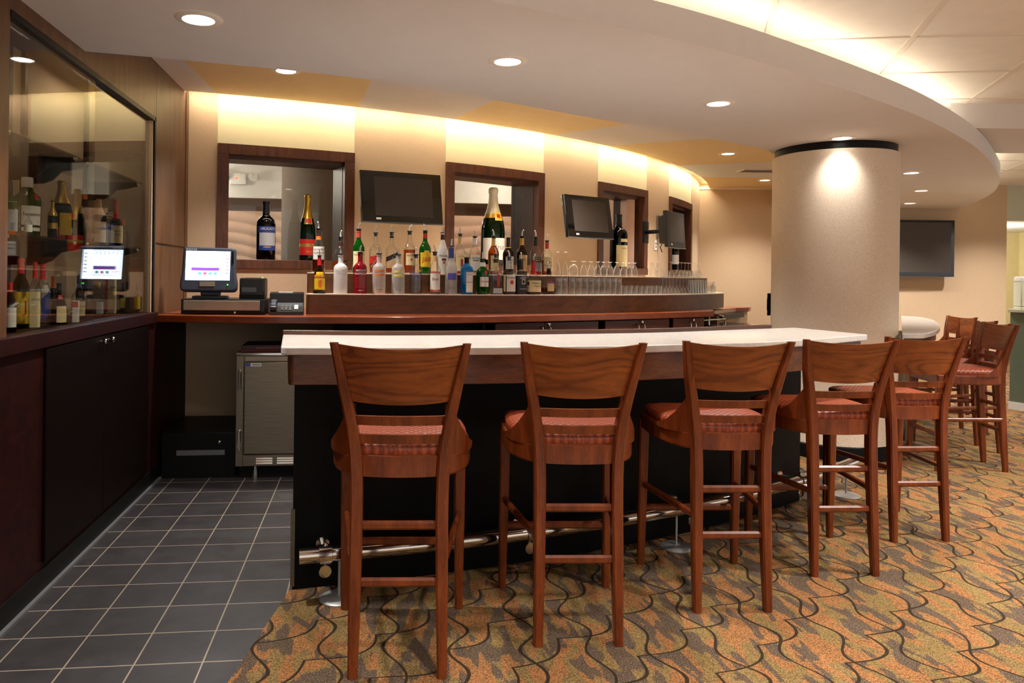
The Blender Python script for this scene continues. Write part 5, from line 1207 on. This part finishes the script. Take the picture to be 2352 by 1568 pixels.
def glassrow(kind, nice, step, z, rows):
    hh = sum(r[2] for r in rows) / len(rows); rr = min(r[3] for r in rows)
    b = MB(); b.lathe([(max(1e-4, a * rr), q * hh) for a, q in GP[kind]], 20, 0, None, False, False)
    if kind in ('highball_glass', 'rocks_glass', 'pint_glass'): b.lathe([(1e-4, .90 * hh), (.78 * rr, .90 * hh), (.84 * rr, .87 * hh), (.94 * rr, 0)], 20, 0, None, False, False)
    if kind == 'glass_mug': b.tube([(rr * .95, 0, hh * .50), (rr * 1.6, 0, hh * .52), (rr * 1.8, 0, hh * .34), (rr * 1.6, 0, hh * .16), (rr * .95, 0, hh * .12)], .0045, 8)
    first = None; n = len(rows)
    for i, (x, y, _, _) in enumerate(rows):
        w_ = ORD[i] + ' from left' if i < n - 1 or n == 1 else 'rightmost'
        lab = '%s upside-down on %s step, %s of %d' % (nice, step, w_, n) if n > 2 else '%s %s of the two upside-down on the %s step' % (nice, ['left', 'right'][i], step)
        if n == 1: lab = '%s standing alone upside-down on the %s step beside the flutes' % (nice, step)
        g = UPG if step == 'upper' else LOG
        if first is None: o = first = b.build(kind, M['barglass'], None, 40)
        else: o = first.copy(); C.objects.link(o)
        o.location = (x, y, z); o.rotation_euler = (0, 0, -.4 if kind == 'glass_mug' else .3 * i); tag(o, lab, 'glass', g)
glassrow('champagne_flute', 'clear champagne flute,', 'upper', ZU_, [(1.546, 5.928, .195, .0248), (1.616, 5.952, .196, .0249)])
glassrow('snifter', 'clear round snifter', 'upper', ZU_, [(1.693, 5.980, .122, .0411)])
glassrow('goblet', 'clear footed goblet', 'upper', ZU_, [(1.790, 6.017, .124, .0325), (1.862, 6.048, .123, .0327), (1.928, 6.077, .123, .0329), (1.989, 6.105, .122, .033), (2.054, 6.137, .121, .033), (2.128, 6.175, .121, .033), (2.202, 6.215, .12, .033), (2.264, 6.252, .12, .033), (2.326, 6.29, .12, .033)])
glassrow('glass_mug', 'clear glass mug,', 'upper', ZU_, [(2.551, 6.45, .125, .0254), (2.635, 6.517, .126, .0257)])
glassrow('wine_glass', 'long stemmed wine glass', 'upper', ZU_, [(2.758, 6.616, .148, .026), (2.827, 6.675, .146, .026), (2.917, 6.753, .144, .026), (2.978, 6.806, .142, .026), (3.039, 6.86, .14, .026), (3.099, 6.917, .14, .026), (3.155, 6.972, .14, .026), (3.225, 7.047, .14, .026), (3.271, 7.103, .14, .026), (3.32, 7.165, .14, .026), (3.36, 7.23, .14, .026)])
glassrow('highball_glass', 'tall clear highball glass', 'lower', ZL_, [(1.508, 5.748, .138, .0255), (1.561, 5.764, .138, .0255), (1.626, 5.786, .137, .0255), (1.685, 5.806, .137, .0255), (1.742, 5.827, .136, .0255), (1.797, 5.848, .136, .0255), (1.853, 5.87, .135, .0255), (1.909, 5.894, .135, .0255), (1.962, 5.917, .135, .0255), (2.017, 5.942, .135, .0255), (2.074, 5.969, .135, .0255)])
glassrow('rocks_glass', 'short clear rocks glass', 'lower', ZL_, [(2.133, 5.997, .072, .0245), (2.188, 6.026, .073, .0245), (2.24, 6.053, .073, .0245), (2.296, 6.085, .074, .0245), (2.352, 6.118, .074, .0245), (2.413, 6.156, .075, .0245), (2.471, 6.194, .075, .0245), (2.528, 6.233, .076, .0246)])
glassrow('martini_glass', 'wide stemmed cocktail glass', 'lower', ZL_, [(2.585, 6.29, .152, .033), (2.637, 6.337, .153, .033), (2.689, 6.384, .154, .033), (2.741, 6.431, .155, .033), (2.793, 6.478, .156, .033), (2.845, 6.525, .158, .033), (2.897, 6.572, .159, .033), (2.949, 6.619, .16, .033)])
glassrow('pint_glass', 'tapered clear pint glass', 'lower', ZL_, [(3.005, 6.66, .13, .0265), (3.053, 6.70, .13, .0265), (3.10, 6.745, .13, .0265), (3.145, 6.79, .13, .0265), (3.19, 6.832, .13, .0265), (3.238, 6.88, .13, .0265)])
glassrow('brandy_glass', 'short stemmed brandy glass', 'lower', ZL_, [(3.300, 6.935, .107, .0255), (3.350, 6.99, .107, .0255), (3.40, 7.05, .107, .0255), (3.445, 7.11, .107, .0255), (3.485, 7.18, .107, .0255), (3.515, 7.25, .107, .0255)])
